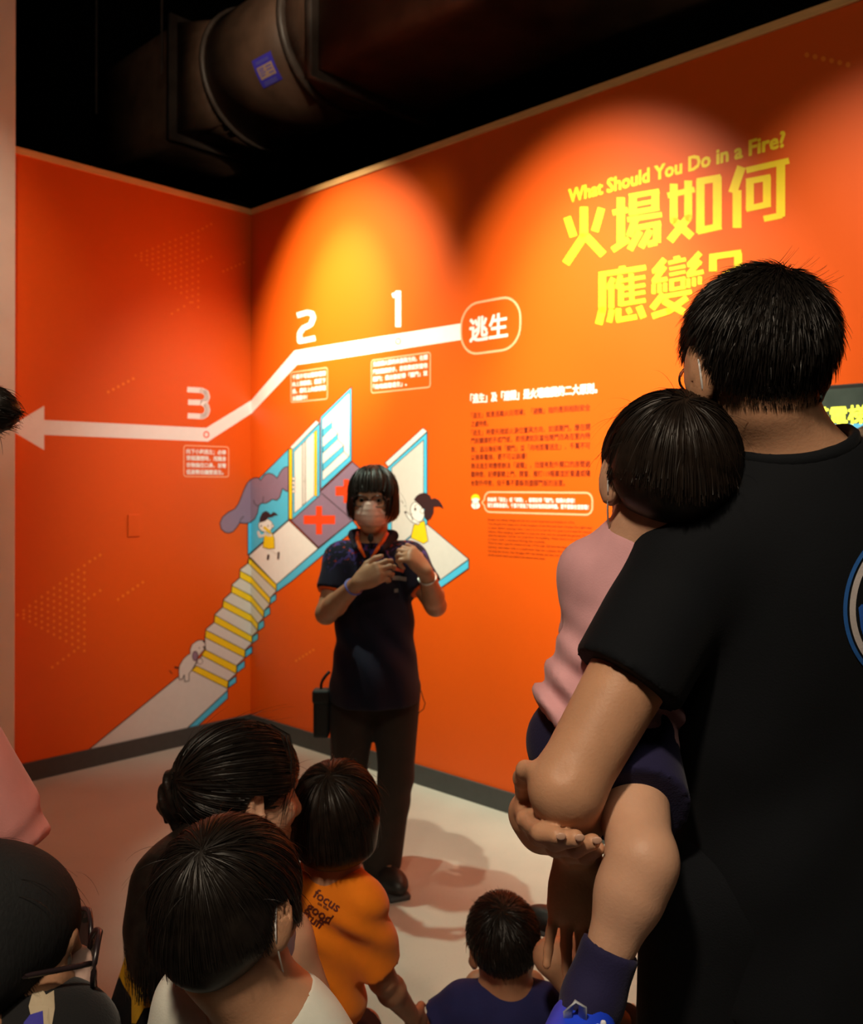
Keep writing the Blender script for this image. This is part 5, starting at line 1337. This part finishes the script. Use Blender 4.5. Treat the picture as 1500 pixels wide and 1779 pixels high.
# ------------------------------------------------------------------ the boy with the hair whorl
def stand_legs(cx, cy, pz, w, f, kz=None, az=0.07):
    """straight legs below a pelvis at height pz"""
    f = nrm(f); r = np.array([f[1], -f[0], 0]); c = vec(cx, cy, 0); kz = pz * 0.53 if kz is None else kz
    return ([c - r * w + vec(0, 0, pz - 0.02), c + r * w + vec(0, 0, pz - 0.02)], [c - r * w + f * 0.01 + vec(0, 0, kz), c + r * w + f * 0.01 + vec(0, 0, kz)],
            [c - r * w - f * 0.02 + vec(0, 0, az), c + r * w - f * 0.02 + vec(0, 0, az)], [c - r * w + f * 0.09 + vec(0, 0, 0.03), c + r * w + f * 0.09 + vec(0, 0, 0.03)])
BY = 1.10
fb = nrm((0.38, 0.92, 0))
hd = Head(at(404, 1585, BY), (0.42, 0.89, -0.16), (-0.10, 0.10, 1), 0.86)
nb = at(486, 1750, BY + 0.01)
rb = vec(fb[1], -fb[0], 0)
boy = person((nb[0], nb[1], 0), 'child in a pale T-shirt seen from behind, black hair with a whorl at the crown')
hp, kn_, an_, to_ = stand_legs(nb[0] - 0.005, nb[1] + 0.01, 0.47, 0.06, fb)
shl = [nb - rb * 0.125 + vec(0, 0, -0.025), nb + rb * 0.098 + vec(0, 0, -0.105)]
bb = Body(hd, nb, vec(nb[0] - 0.005, nb[1] + 0.01, 0.48), shl, [shl[0] + vec(-0.06, 0.0, -0.20), shl[1] + vec(0.05, 0.02, -0.20)], [shl[0] + vec(-0.03, 0.10, -0.36), shl[1] + vec(0.03, 0.11, -0.36)], hp, kn_, an_, to_, sc=0.72, t=0.72, nk=1.04, ears=1.2)
sculpt('body', bb.skin(), 0.008, SKIN, boy, (at(340, 1779, BY) - vec(0, 0.2, 0.02), at(570, 1500, BY) + vec(0, 0.2, 0), 0.0045))
hd.eyes(boy)
cl = bb.shirt(hem=-0.15, sleeve=0.6, g=0.012, gs=0.016, neckr=0.052); sculpt('t_shirt', cl, 0.005, WHITE_TEE, boy)
sculpt('shorts', bb.trousers(g=0.014, to=0.8), 0.010, JEAN, boy); bb.shoes(boy, size=0.95)
hair(hd, boy, 'bowl', HAIR, n=9000, h=0.005, whorl=(0.20, -0.70, 0.69), thick=0.017, length=0.12, width=0.0015, line=(0.030, -0.07), grav=0.035, lift=0.06, cap_low=-0.036, jit=0.16, seed=31, ear_cut=True)
mask(hd, boy, mat('face_mask_pale_blue', (0.45, 0.50, 0.68), rough=0.8, var=0.04))

# ------------------------------------------------------------------ the woman with the ponytail, crouching
WY = 1.66
w_ = lambda x, y, d=0.0: at(x, y, WY + d)
fw_ = nrm((0.62, 0.78, 0))
hd = Head(w_(420, 1385), (0.80, 0.58, -0.10), (-0.05, 0.06, 1), 1.06)
nb = w_(408, 1502, -0.01)
wom = person((w_(420, 1500)[0], WY, 0), 'person crouching with a black ponytail, long loose hair and a black and yellow shirt')
M_BY = mat('black_yellow_print_cotton', (0.010, 0.010, 0.012), rough=0.85, var=0.1, spec=0.15)
def blotch(m, c2, sc_, lo, hi):
    nt = m.node_tree; b = nt.nodes['Principled BSDF']; src = b.inputs['Base Color'].links[0].from_socket
    tc = nt.nodes.new('ShaderNodeTexCoord'); n = nt.nodes.new('ShaderNodeTexNoise'); n.inputs['Scale'].default_value = sc_; n.inputs['Detail'].default_value = 1
    r = nt.nodes.new('ShaderNodeValToRGB'); r.color_ramp.elements[0].position = lo; r.color_ramp.elements[1].position = hi
    mx = nt.nodes.new('ShaderNodeMix'); mx.data_type = 'RGBA'; mx.inputs[7].default_value = c2 + (1,)
    nt.links.new(tc.outputs['Object'], n.inputs['Vector']); nt.links.new(n.outputs['Fac'], r.inputs['Fac']); nt.links.new(r.outputs['Color'], mx.inputs[0]); nt.links.new(src, mx.inputs[6]); nt.links.new(mx.outputs[2], b.inputs['Base Color'])
blotch(M_BY, (0.60, 0.30, 0.008), 9.0, 0.60, 0.62)
pel = vec(nb[0] - 0.15, WY + 0.02, 0.34)
ww = Body(hd, nb, pel, [w_(300, 1610, 0.03), w_(488, 1636, -0.08)], [w_(235, 1790, 0.10), w_(578, 1850, -0.06)], [w_(330, 1900, 0.35), w_(470, 1960, 0.10)],
          [pel + vec(-0.06, 0.06, -0.02), pel + vec(0.08, -0.04, -0.02)], [vec(-0.60, 1.96, 0.30), vec(-0.45, 2.02, 0.30)], [vec(-0.58, 1.74, 0.08), vec(-0.44, 1.78, 0.08)], [vec(-0.57, 1.86, 0.03), vec(-0.43, 1.90, 0.03)], sc=0.98, t=0.92, armr=1.08)
sculpt('body', ww.skin(), 0.010, SKIN_LIGHT, wom, (w_(380, 1800, -0.3), w_(640, 1250, 0.3), 0.006))
hd.eyes(wom)
cl = ww.shirt(hem=0.0, sleeve=(0.95, 0.04), g=0.012, gs=0.014); cl.ell(ww.sh[1] + ww.rt * 0.035, (0.088, 0.088, 0.10), None, 0.01, op='s'); wsh = cl; wso = sculpt('shirt', cl, 0.008, M_BY, wom)
sculpt('trousers', ww.trousers(g=0.014), 0.012, JEAN, wom); ww.shoes(wom)
def locks(cl):
    cl.cone(w_(372, 1440, -0.03), w_(318, 1545, -0.12), 0.046, 0.078, 0.05); cl.cone(w_(318, 1545, -0.12), w_(292, 1640, -0.15), 0.078, 0.064, 0.05); cl.cone(w_(292, 1625, -0.15), w_(286, 1655, -0.15), 0.064, 0.045, 0.04)
ho = hair(hd, wom, 'short', HAIR, n=2600, h=0.006, whorl=(0.0, -0.95, 0.10), thick=0.014, length=0.16, width=0.0022, line=(0.050, -0.085), lift=0.04, grav=0.0, jit=0.06, seed=41, ear_cut=True)
cl = Clay(); locks(cl); Vq = cl.mesh(0.007)
g_ = np.random.default_rng(4); rb_ = []
ctr = [w_(372, 1440, -0.03), w_(318, 1545, -0.12), w_(290, 1625, -0.15), w_(283, 1705, -0.15)]
Vs, Qs = [], []
for i in range(900):                                           # long strands over the loose hair
    a = g_.uniform(0, 2 * math.pi); rr = (0.048, 0.080, 0.067, g_.uniform(0.03, 0.062)); e = nrm((math.cos(a), math.sin(a), 0)); P = []
    for j in range(10):
        t = j / 9 * 3; k_ = min(2, int(t)); u = t - k_; c = ctr[k_] * (1 - u) + ctr[k_ + 1] * u; P.append(c + e * (rr[k_] * (1 - u) + rr[k_ + 1] * u) * (1 + 0.03 * g_.normal()) + vec(0, 0, -0.012 * g_.random()))
    P = np.array(P); T_ = np.gradient(P, axis=0); S_ = np.cross(T_, e); S_ /= np.linalg.norm(S_, axis=1)[:, None]; wv = np.linspace(1, 0.3, 10)[:, None] * 0.0016
    b = len(Vs) * 20; Vs.append(np.concatenate([P - S_ * wv, P + S_ * wv])); Qs += [(b + j, b + j + 1, b + j + 11, b + j + 10) for j in range(9)]
Vq = join(Vq, (np.concatenate(Vs), np.array(Qs)))
link('loose_hair', fast_mesh('loose_hair', *Vq, HAIR), wom)
cl = Clay(); tie = w_(338, 1366, -0.02)
cl.cone(tie, w_(314, 1362, -0.03), 0.017, 0.027, 0.015); cl.cone(w_(314, 1362, -0.03), w_(304, 1392, -0.03), 0.031, 0.029, 0.02); cl.cone(w_(304, 1392, -0.03), w_(312, 1432, -0.03), 0.026, 0.014, 0.02); cl.cone(w_(312, 1432, -0.03), w_(330, 1462, -0.03), 0.014, 0.005, 0.01); cl.cone(w_(298, 1385, -0.03), w_(292, 1428, -0.02), 0.014, 0.003, 0.015)
cl.disp = lambda X, Y, Z: 0.003 * np.sin(X * 300 + Z * 120)
sculpt('ponytail', cl, 0.005, HAIR, wom)
tube('hair_tie', [tie + vec(0.006 * math.cos(a), 0.021 * math.cos(a), 0.021 * math.sin(a)) for a in np.linspace(0, 2 * math.pi, 17)[:-1]], 0.006, M_POUCH, wom, 8, True)
Vs, Qs = [], []
for i in range(22):                                            # loose strands beside the cheek
    x0 = g_.uniform(494, 514); P = np.array([w_(x0 - 40, 1258, 0.02), w_(x0 - 8, 1276, 0.0), w_(x0 + 3 + g_.normal() * 2, 1320, -0.02), w_(x0 - 2 + g_.normal() * 3, 1372, -0.03), w_(x0 - 14 + g_.normal() * 5, 1420 + g_.normal() * 14, -0.04)])
    wv = np.linspace(1, 0.3, 5)[:, None] * 0.0009; S_ = np.tile(nrm((math.cos(i), math.sin(i * 1.7), 0.2)), (5, 1)); b = i * 10; Vs.append(np.concatenate([P - S_ * wv, P + S_ * wv])); Qs += [(b + j, b + j + 1, b + j + 6, b + j + 5) for j in range(4)]
link('face_strands', fast_mesh('face_strands', np.concatenate(Vs), np.array(Qs), HAIR), wom)
M_MOLE = mat('mole', (0.05, 0.02, 0.012), rough=0.6, var=0.1)
skw = ww.skin()
for mx_, my_ in ((528, 1691), (563, 1772)):
    print_on('mole', skw, [(0.0028 * math.cos(a), 0.0030 * math.sin(a)) for a in np.linspace(0, 2 * math.pi, 9)[:-1]], [tuple(range(8))], w_(mx_, my_, -0.35), (1, 0, 0), (0, 0, 1), ray(mx_, my_), M_MOLE, wom, 0.0008)
P_YB = mat('shirt_print_yellow', (0.60, 0.33, 0.008), rough=0.85, var=0.15, scale=20)
for blob in ([(228, 1668), (240, 1660), (250, 1690), (262, 1712), (284, 1718), (290, 1745), (250, 1752), (236, 1779), (228, 1779)],):
    c0 = np.mean(blob, axis=0); V = []; n = len(blob)
    for r_ in (0.0, 0.5, 1.0):
        for (x, y) in blob: V.append(w_(c0[0] + (x - c0[0]) * r_, c0[1] + (y - c0[1]) * r_, -0.4) - w_(c0[0], c0[1], -0.4))
    Fc = [(i + k_ * n, (i + 1) % n + k_ * n, (i + 1) % n + (k_ + 1) * n, i + (k_ + 1) * n) for k_ in (0, 1) for i in range(n)]
    print_on('shirt_print', wsh, [(v[0], v[2]) for v in V], Fc, w_(c0[0], c0[1], -0.4), (1.25, 0, 0), (0, 0, 1.25), ray(*c0), P_YB, wso, 0.002)

# ------------------------------------------------------------------ the boy in the orange T-shirt
OY = 1.86
o_ = lambda x, y, d=0.0: at(x, y, OY + d)
ob = person((o_(590, 1700)[0], OY, 0), 'child in an orange T-shirt lettered on the back, sitting beside the woman with the ponytail')
hd = Head(o_(584, 1425), (0.12, 1, -0.05), (0.03, 0.05, 1), 0.93)
nb = o_(572, 1515, 0.0); pel = o_(545, 1840, 0.02)
bo = Body(hd, nb, pel, [o_(508, 1560, 0.06), o_(626, 1572, -0.04)], [o_(505, 1690, 0.08), o_(664, 1700, 0.0)], [o_(565, 1790, 0.15), o_(716, 1766, 0.11)],
          [pel + vec(-0.05, 0.05, 0), pel + vec(0.07, 0.03, 0)], [pel + vec(-0.01, 0.23, -0.06), pel + vec(0.09, 0.21, -0.06)], [pel + vec(-0.01, 0.18, -0.24), pel + vec(0.09, 0.16, -0.24)], [pel + vec(-0.01, 0.29, -0.27), pel + vec(0.10, 0.27, -0.27)], sc=0.70, t=0.70, armr=1.05, nk=0.80)
sculpt('body', bo.skin(), 0.008, SKIN_DEEP, ob); hd.eyes(ob)
cl = bo.shirt(hem=0.28, sleeve=0.80, g=0.012, gs=0.015, neckr=0.056)
cl.disp = lambda X, Y, Z: 0.004 * np.sin(X * 50 + Z * 70 + np.sin(Z * 30)) * np.clip((0.80 - Z) * 5, 0, 1)
st_ = sculpt('t_shirt', cl, 0.006, ORANGE_TEE, ob)
M_LET = mat('shirt_lettering_dark', (0.10, 0.012, 0.004), rough=0.8, var=0.1)
ang = math.radians(-33); ex = vec(math.cos(ang), 0, math.sin(ang)); ey = vec(-math.sin(ang), 0, math.cos(ang))
for t, (px_, py_), hh in (('focus', (543, 1557), 0.0170), ('on the', (551, 1570), 0.006), ('good', (531, 1579), 0.0170), ('stuff', (522, 1592), 0.0170)):
    V, Fc = text_mesh(t, 0.018); sc_ = hh / 0.62; p0 = o_(px_, py_, -0.3)
    V2 = [(v[0] * sc_, v[1] * sc_) for v in V]
    print_on('shirt_lettering', cl, V2, Fc, p0, ex, ey, ray(px_, py_), M_LET, st_, 0.0015)
sculpt('shorts', bo.trousers(g=0.012, to=0.5), 0.009, NAVY, ob)
bo.shoes(ob, size=0.9)
hair(hd, ob, 'bowl', HAIR_BROWN, n=3000, h=0.006, whorl=(-0.05, -0.5, 0.85), thick=0.018, length=0.13, width=0.0024, line=(0.030, -0.07), grav=0.04, lift=0.05, cap_low=-0.060, jit=0.12, seed=51)

# ------------------------------------------------------------------ the boy in navy sitting on the floor
NY = 2.12
n_ = lambda x, y, d=0.0: at(x, y, NY + d)
nvb = person((n_(880, 1700)[0], NY, 0), 'child in a navy T-shirt with cropped hair, sitting on the floor')
hd = Head(n_(876, 1640), (-0.10, 1, -0.05), (-0.16, 0.08, 1), 0.95)
nb = n_(886, 1722, 0.0); pel = vec(nb[0] - 0.01, NY - 0.02, 0.095)
bn = Body(hd, nb, pel, [n_(806, 1746, 0.0), n_(950, 1752, 0.0)], [vec(-0.02, 2.14, 0.20), vec(0.30, 2.14, 0.20)], [vec(0.03, 2.28, 0.15), vec(0.22, 2.29, 0.15)],
          [pel + vec(-0.06, 0.03, 0.0), pel + vec(0.06, 0.03, 0.0)], [pel + vec(-0.05, 0.21, 0.12), pel + vec(0.08, 0.21, 0.12)], [pel + vec(-0.04, 0.32, -0.02), pel + vec(0.06, 0.32, -0.02)], [pel + vec(-0.04, 0.43, -0.06), pel + vec(0.07, 0.43, -0.06)], sc=0.70, t=0.72, nk=0.78, ears=1.15)
sculpt('body', bn.skin(), 0.008, SKIN_DEEP, nvb); hd.eyes(nvb)
sculpt('t_shirt', bn.shirt(hem=0.05, sleeve=0.6, g=0.013, gs=0.016, neckr=0.050), 0.007, NAVY_TEE, nvb)
sculpt('shorts', bn.trousers(g=0.012, to=0.75), 0.009, JEAN, nvb)
bn.shoes(nvb, size=0.9)
hair(hd, nvb, 'short', HAIR, n=3500, h=0.006, whorl=(0.0, -0.5, 0.85), thick=0.011, length=0.03, width=0.0020, line=(0.055, -0.100), ear_cut=True, lift=0.06, tip=0.1, seed=61)

# ------------------------------------------------------------------ a child sitting cross-legged behind the man
CY = 2.02
cch = person((0.62, CY + 0.05, 0), 'seated child hidden behind the man in black, bare golden knee and black shoe showing')
hd = Head(vec(0.64, CY + 0.02, 0.56), (-0.5, 0.85, 0.05), (0, 0, 1), 0.92)
pel = vec(0.64, CY, 0.095); nb = vec(0.64, CY, 0.41)
kL = at(958, 1662, CY - 0.09)
bc = Body(hd, nb, pel, [vec(0.54, CY - 0.02, 0.38), vec(0.76, CY + 0.02, 0.38)], [vec(0.50, CY + 0.08, 0.22), vec(0.82, CY + 0.06, 0.2)], [vec(0.50, CY + 0.2, 0.16), vec(0.72, CY + 0.2, 0.14)],
          [pel + vec(-0.06, 0.0, 0.0), pel + vec(0.06, 0.03, 0)], [kL, pel + vec(0.2, 0.2, 0.04)], [kL + vec(0.10, 0.26, -0.07), pel + vec(-0.1, 0.32, -0.05)], [kL + vec(0.02, 0.32, -0.08), pel + vec(-0.2, 0.34, -0.06)], sc=0.74, t=0.72, legr=0.92)
sculpt('body', bc.skin(), 0.009, SKIN, cch); hd.eyes(cch)
sculpt('t_shirt', bc.shirt(hem=0.03, sleeve=0.6), 0.010, GREY_TEE, cch)
sculpt('shorts', bc.trousers(g=0.014, to=0.55), 0.010, JEAN, cch)
bc.shoes(cch, size=1.0)
hair(hd, cch, 'bowl', HAIR_BROWN, n=500, h=0.009, thick=0.017, length=0.12, width=0.004, line=(0.03, -0.07), cap_low=-0.06, seed=71)

# ------------------------------------------------------------------ the person with the black cap and glasses
HY = 0.95
h_ = lambda x, y, d=0.0: at(x, y, HY + d)
hat = person((h_(0, 1700)[0] - 0.04, HY, 0), 'person in a black cap with glasses and a mask, seen from behind, crouching')
hd = Head(h_(-30, 1670), (0.86, 0.50, -0.12), (-0.02, 0.05, 1), 0.98)
nb = h_(-50, 1790, -0.02); pel = vec(nb[0] - 0.05, HY - 0.05, 0.36)
bh = Body(hd, nb, pel, [nb + vec(-0.13, 0.09, -0.045), nb + vec(0.10, -0.11, -0.045)], [nb + vec(-0.11, 0.06, -0.28), nb + vec(0.09, -0.12, -0.30)], [nb + vec(-0.08, 0.10, -0.42), nb + vec(0.03, 0.02, -0.42)],
          [pel + vec(-0.07, 0.05, -0.02), pel + vec(0.06, -0.06, -0.02)], [vec(-0.40, HY + 0.14, 0.36), vec(-0.30, HY + 0.02, 0.36)], [vec(-0.58, HY - 0.02, 0.08), vec(-0.44, HY - 0.14, 0.08)], [vec(-0.48, HY + 0.02, 0.03), vec(-0.34, HY - 0.10, 0.03)], sc=0.95, t=0.95)
sculpt('body', bh.skin(), 0.010, SKIN, hat, (h_(20, 1779, -0.1) - vec(0, 0, 0.05), h_(260, 1540, 0.25), 0.005)); hd.eyes(hat)
sculpt('jacket', bh.shirt(hem=-0.05, sleeve=0.95, g=0.014, gs=0.018), 0.010, cloth('black_jersey', (0.010, 0.010, 0.011)), hat)
sculpt('trousers', bh.trousers(), 0.012, JEAN, hat); bh.shoes(hat)
hair(hd, hat, 'bob', HAIR, n=1800, h=0.007, thick=0.004, length=0.12, width=0.0018, line=(0.05, -0.095), lift=0.02, seed=81, grav=0.12, cap_low=-0.100, jit=0.1, extra=lambda c: c.cone(hd.w(0.068, -0.026, -0.02), hd.w(0.066, -0.034, -0.135), 0.026, 0.018, 0.02).cone(hd.w(0.03, -0.075, -0.04), hd.w(0.03, -0.07, -0.14), 0.03, 0.025, 0.03))
M_CAP_ = mat('black_cap_twill', (0.011, 0.012, 0.013), rough=0.8, var=0.1, scale=30, bump=0.25, bscale=300, spec=0.2, stretch=(1.0, 1.0, 0.35))
cl = Clay().ell(hd.w(0, -0.012, 0.034), np.array((0.087, 0.108, 0.092)) * hd.s, hd.R, 0.02)
cl.cone(hd.w(-0.060, -0.02, 0.0), hd.w(0.060, -0.02, 0.0), 0.035, 0.035, 0.04)
cl.cuts.append((hd.w(0, 0.0, -0.028), hd.R.T @ nrm((0, 0.42, -1))))
capo = sculpt('cap', cl, 0.006, M_CAP_, hat)
hood = Clay().ell(h_(30, 1806, -0.02), (0.105, 0.075, 0.060), None, 0.03); hood.cone(h_(-40, 1800, 0.05), h_(110, 1815, 0.02), 0.05, 0.04, 0.03)
ho_ = sculpt('hood', hood, 0.006, cloth('black_jersey', (0.010, 0.010, 0.011)), hat)
M_CRM = mat('print_cream', (0.40, 0.33, 0.23), rough=0.85, var=0.1); M_PBL = mat('print_royal_blue', (0.03, 0.025, 0.28), rough=0.8, var=0.1)
for nm, pts, m, lf in (('hood_print', [(50, 1748), (56, 1726), (70, 1712), (80, 1728), (94, 1720), (95, 1752), (88, 1790), (60, 1790)], M_CRM, 0.0012), ('hood_print', [(42, 1776), (52, 1763), (74, 1756), (76, 1790), (40, 1790)], M_PBL, 0.002)):
    c0 = np.mean(pts, axis=0); V = []; n = len(pts)
    for r_ in (0.01, 0.5, 1.0):
        for (x, y) in pts: V.append(h_(c0[0] + (x - c0[0]) * r_, c0[1] + (y - c0[1]) * r_, -0.25) - h_(c0[0], c0[1], -0.25))
    Fc = [(i + k_2 * n, (i + 1) % n + k_2 * n, (i + 1) % n + (k_2 + 1) * n, i + (k_2 + 1) * n) for k_2 in (0, 1) for i in range(n)]
    print_on(nm, hood, [(v[0], v[2]) for v in V], Fc, h_(c0[0], c0[1], -0.25), (1.3, 0, 0), (0, 0, 1.3), ray(*c0), m, ho_, lf)
glasses(hd, hat, w=0.034, hgt=0.027, r=0.0030, y=0.112)
mask(hd, hat)
# ------------------------------------------------------------------ the person in pink at the left edge
KY = 1.17
k_ = lambda x, y, d=0.0: at(x, y, KY + d)
pk_ = person((k_(-130, 1000)[0], KY, 0), 'person in a loose pink short-sleeved top with a dark hair bun, beside the pillar')
hd = Head(k_(-160, 748), (-0.92, 0.38, -0.05), (0, 0, 1), 1.0)
nb = k_(-175, 905, 0.09); pel = vec(nb[0] - 0.02, KY + 0.12, 0.90); fk = nrm((-1.0, 0.12, 0)); rk = vec(fk[1], -fk[0], 0)
hp, kn_, an_, to_ = stand_legs(pel[0], pel[1], 0.88, 0.085, fk)
bk = Body(hd, nb, pel, [k_(-212, 1092, -0.03), k_(-150, 1010, 0.24)], [k_(-30, 1428, 0.03), k_(-130, 1330, 0.30)], [k_(-190, 1560, 0.20), k_(-300, 1330, 0.16)], hp, kn_, an_, to_, sc=0.95, t=0.95)
sculpt('body', bk.skin(), 0.010, SKIN_LIGHT, pk_); hd.eyes(pk_)
cl = bk.shirt(hem=-0.1, sleeve=1.0, g=0.015, gs=0.020)
e1 = k_(-6, 1462, 0.03); dd = nrm(e1 - bk.sh[0]); mid = bk.sh[0] + (e1 - bk.sh[0]) * 0.55
cl.cone(mid, e1 + dd * 0.05, 0.054, 0.062, 0.03, cut=[(k_(60, 1462, 0.03), nrm(vec(0.45, 0, -0.89)))])
cl.disp = lambda X, Y, Z: 0.004 * np.sin(X * 70 + Z * 40) * np.clip((1.25 - Z) * 4, 0, 1)
sculpt('blouse', cl, 0.008, PINK_TEE, pk_)
sculpt('trousers', bk.trousers(), 0.012, GREY_TEE, pk_); bk.shoes(pk_)
hair(hd, pk_, 'short', HAIR, n=900, h=0.008, thick=0.012, length=0.08, width=0.003, line=(0.045, -0.08), seed=91, whorl=(0, -0.9, 0.3))
bu = Clay().ell(k_(-12, 712, -0.03), (0.028, 0.026, 0.026), None, 0.02); bu.cone(k_(-12, 712, -0.03), k_(-110, 722, -0.02), 0.024, 0.022, 0.02)
bu.disp = lambda X, Y, Z: 0.0015 * np.sin(X * 400 + Z * 300)
V, Q = bu.mesh(0.004)
fz = strands(None, k_(-12, 712, -0.03), (0.027, 0.025, 0.026), (-1, 0, 0.2), 400, 0.03, width=0.0014, seed=92, lift=0.06, tip=0.02)
link('hair_bun', fast_mesh('hair_bun', *join((V, Q), fz), HAIR), pk_)

# ------------------------------------------------------------------ the person watching the screen
SY = 2.62
sx = at(1526, 812, SY)
scr = person((sx[0], SY, 0), 'person with grey-brown hair in front of the lit wall screen')
hd = Head(sx, (0.4, 0.9, 0), (0, 0, 1), 1.0)
nb = sx + vec(0, -0.02, -0.15); pel = vec(sx[0], SY, 0.90); fs = nrm((0.5, 0.86, 0)); rs = vec(fs[1], -fs[0], 0)
hp, kn_, an_, to_ = stand_legs(pel[0], pel[1], 0.88, 0.085, fs)
bs = Body(hd, nb, pel, [nb - rs * 0.17 + vec(0, 0, -0.07), nb + rs * 0.17 + vec(0, 0, -0.07)], [nb - rs * 0.21 + vec(0, 0, -0.36), nb + rs * 0.21 + vec(0, 0, -0.36)], [nb - rs * 0.22 + fs * 0.06 + vec(0, 0, -0.60), nb + rs * 0.22 + fs * 0.06 + vec(0, 0, -0.60)], hp, kn_, an_, to_, sc=0.95, t=0.95)
sculpt('body', bs.skin(), 0.011, SKIN, scr); hd.eyes(scr)
sculpt('shirt', bs.shirt(hem=-0.1, sleeve=0.6), 0.012, GREY_TEE, scr); sculpt('trousers', bs.trousers(), 0.012, JEAN, scr); bs.shoes(scr)
hair(hd, scr, 'short', HAIR_GREY, n=900, h=0.008, thick=0.014, length=0.06, width=0.003, line=(0.05, -0.08), seed=95)

# ------------------------------------------------------------------ dark hall around the exhibit
for nm, a, b in (('wall_back', (-4.9, 7.3), (4.9, 7.4)), ('wall_outer', (-4.95, -2.9), (-4.85, 7.3)), ('wall_rear', (-4.9, -2.95), (4.9, -2.85)), ('wall_side', (4.85, -2.9), (4.95, 7.3))):
    tag(link(nm, prism(nm, [a, (b[0], a[1]), b, (a[0], b[1])], 0, 5.6, M_CEIL)), kind='structure')
bpy.context.view_layer.update()
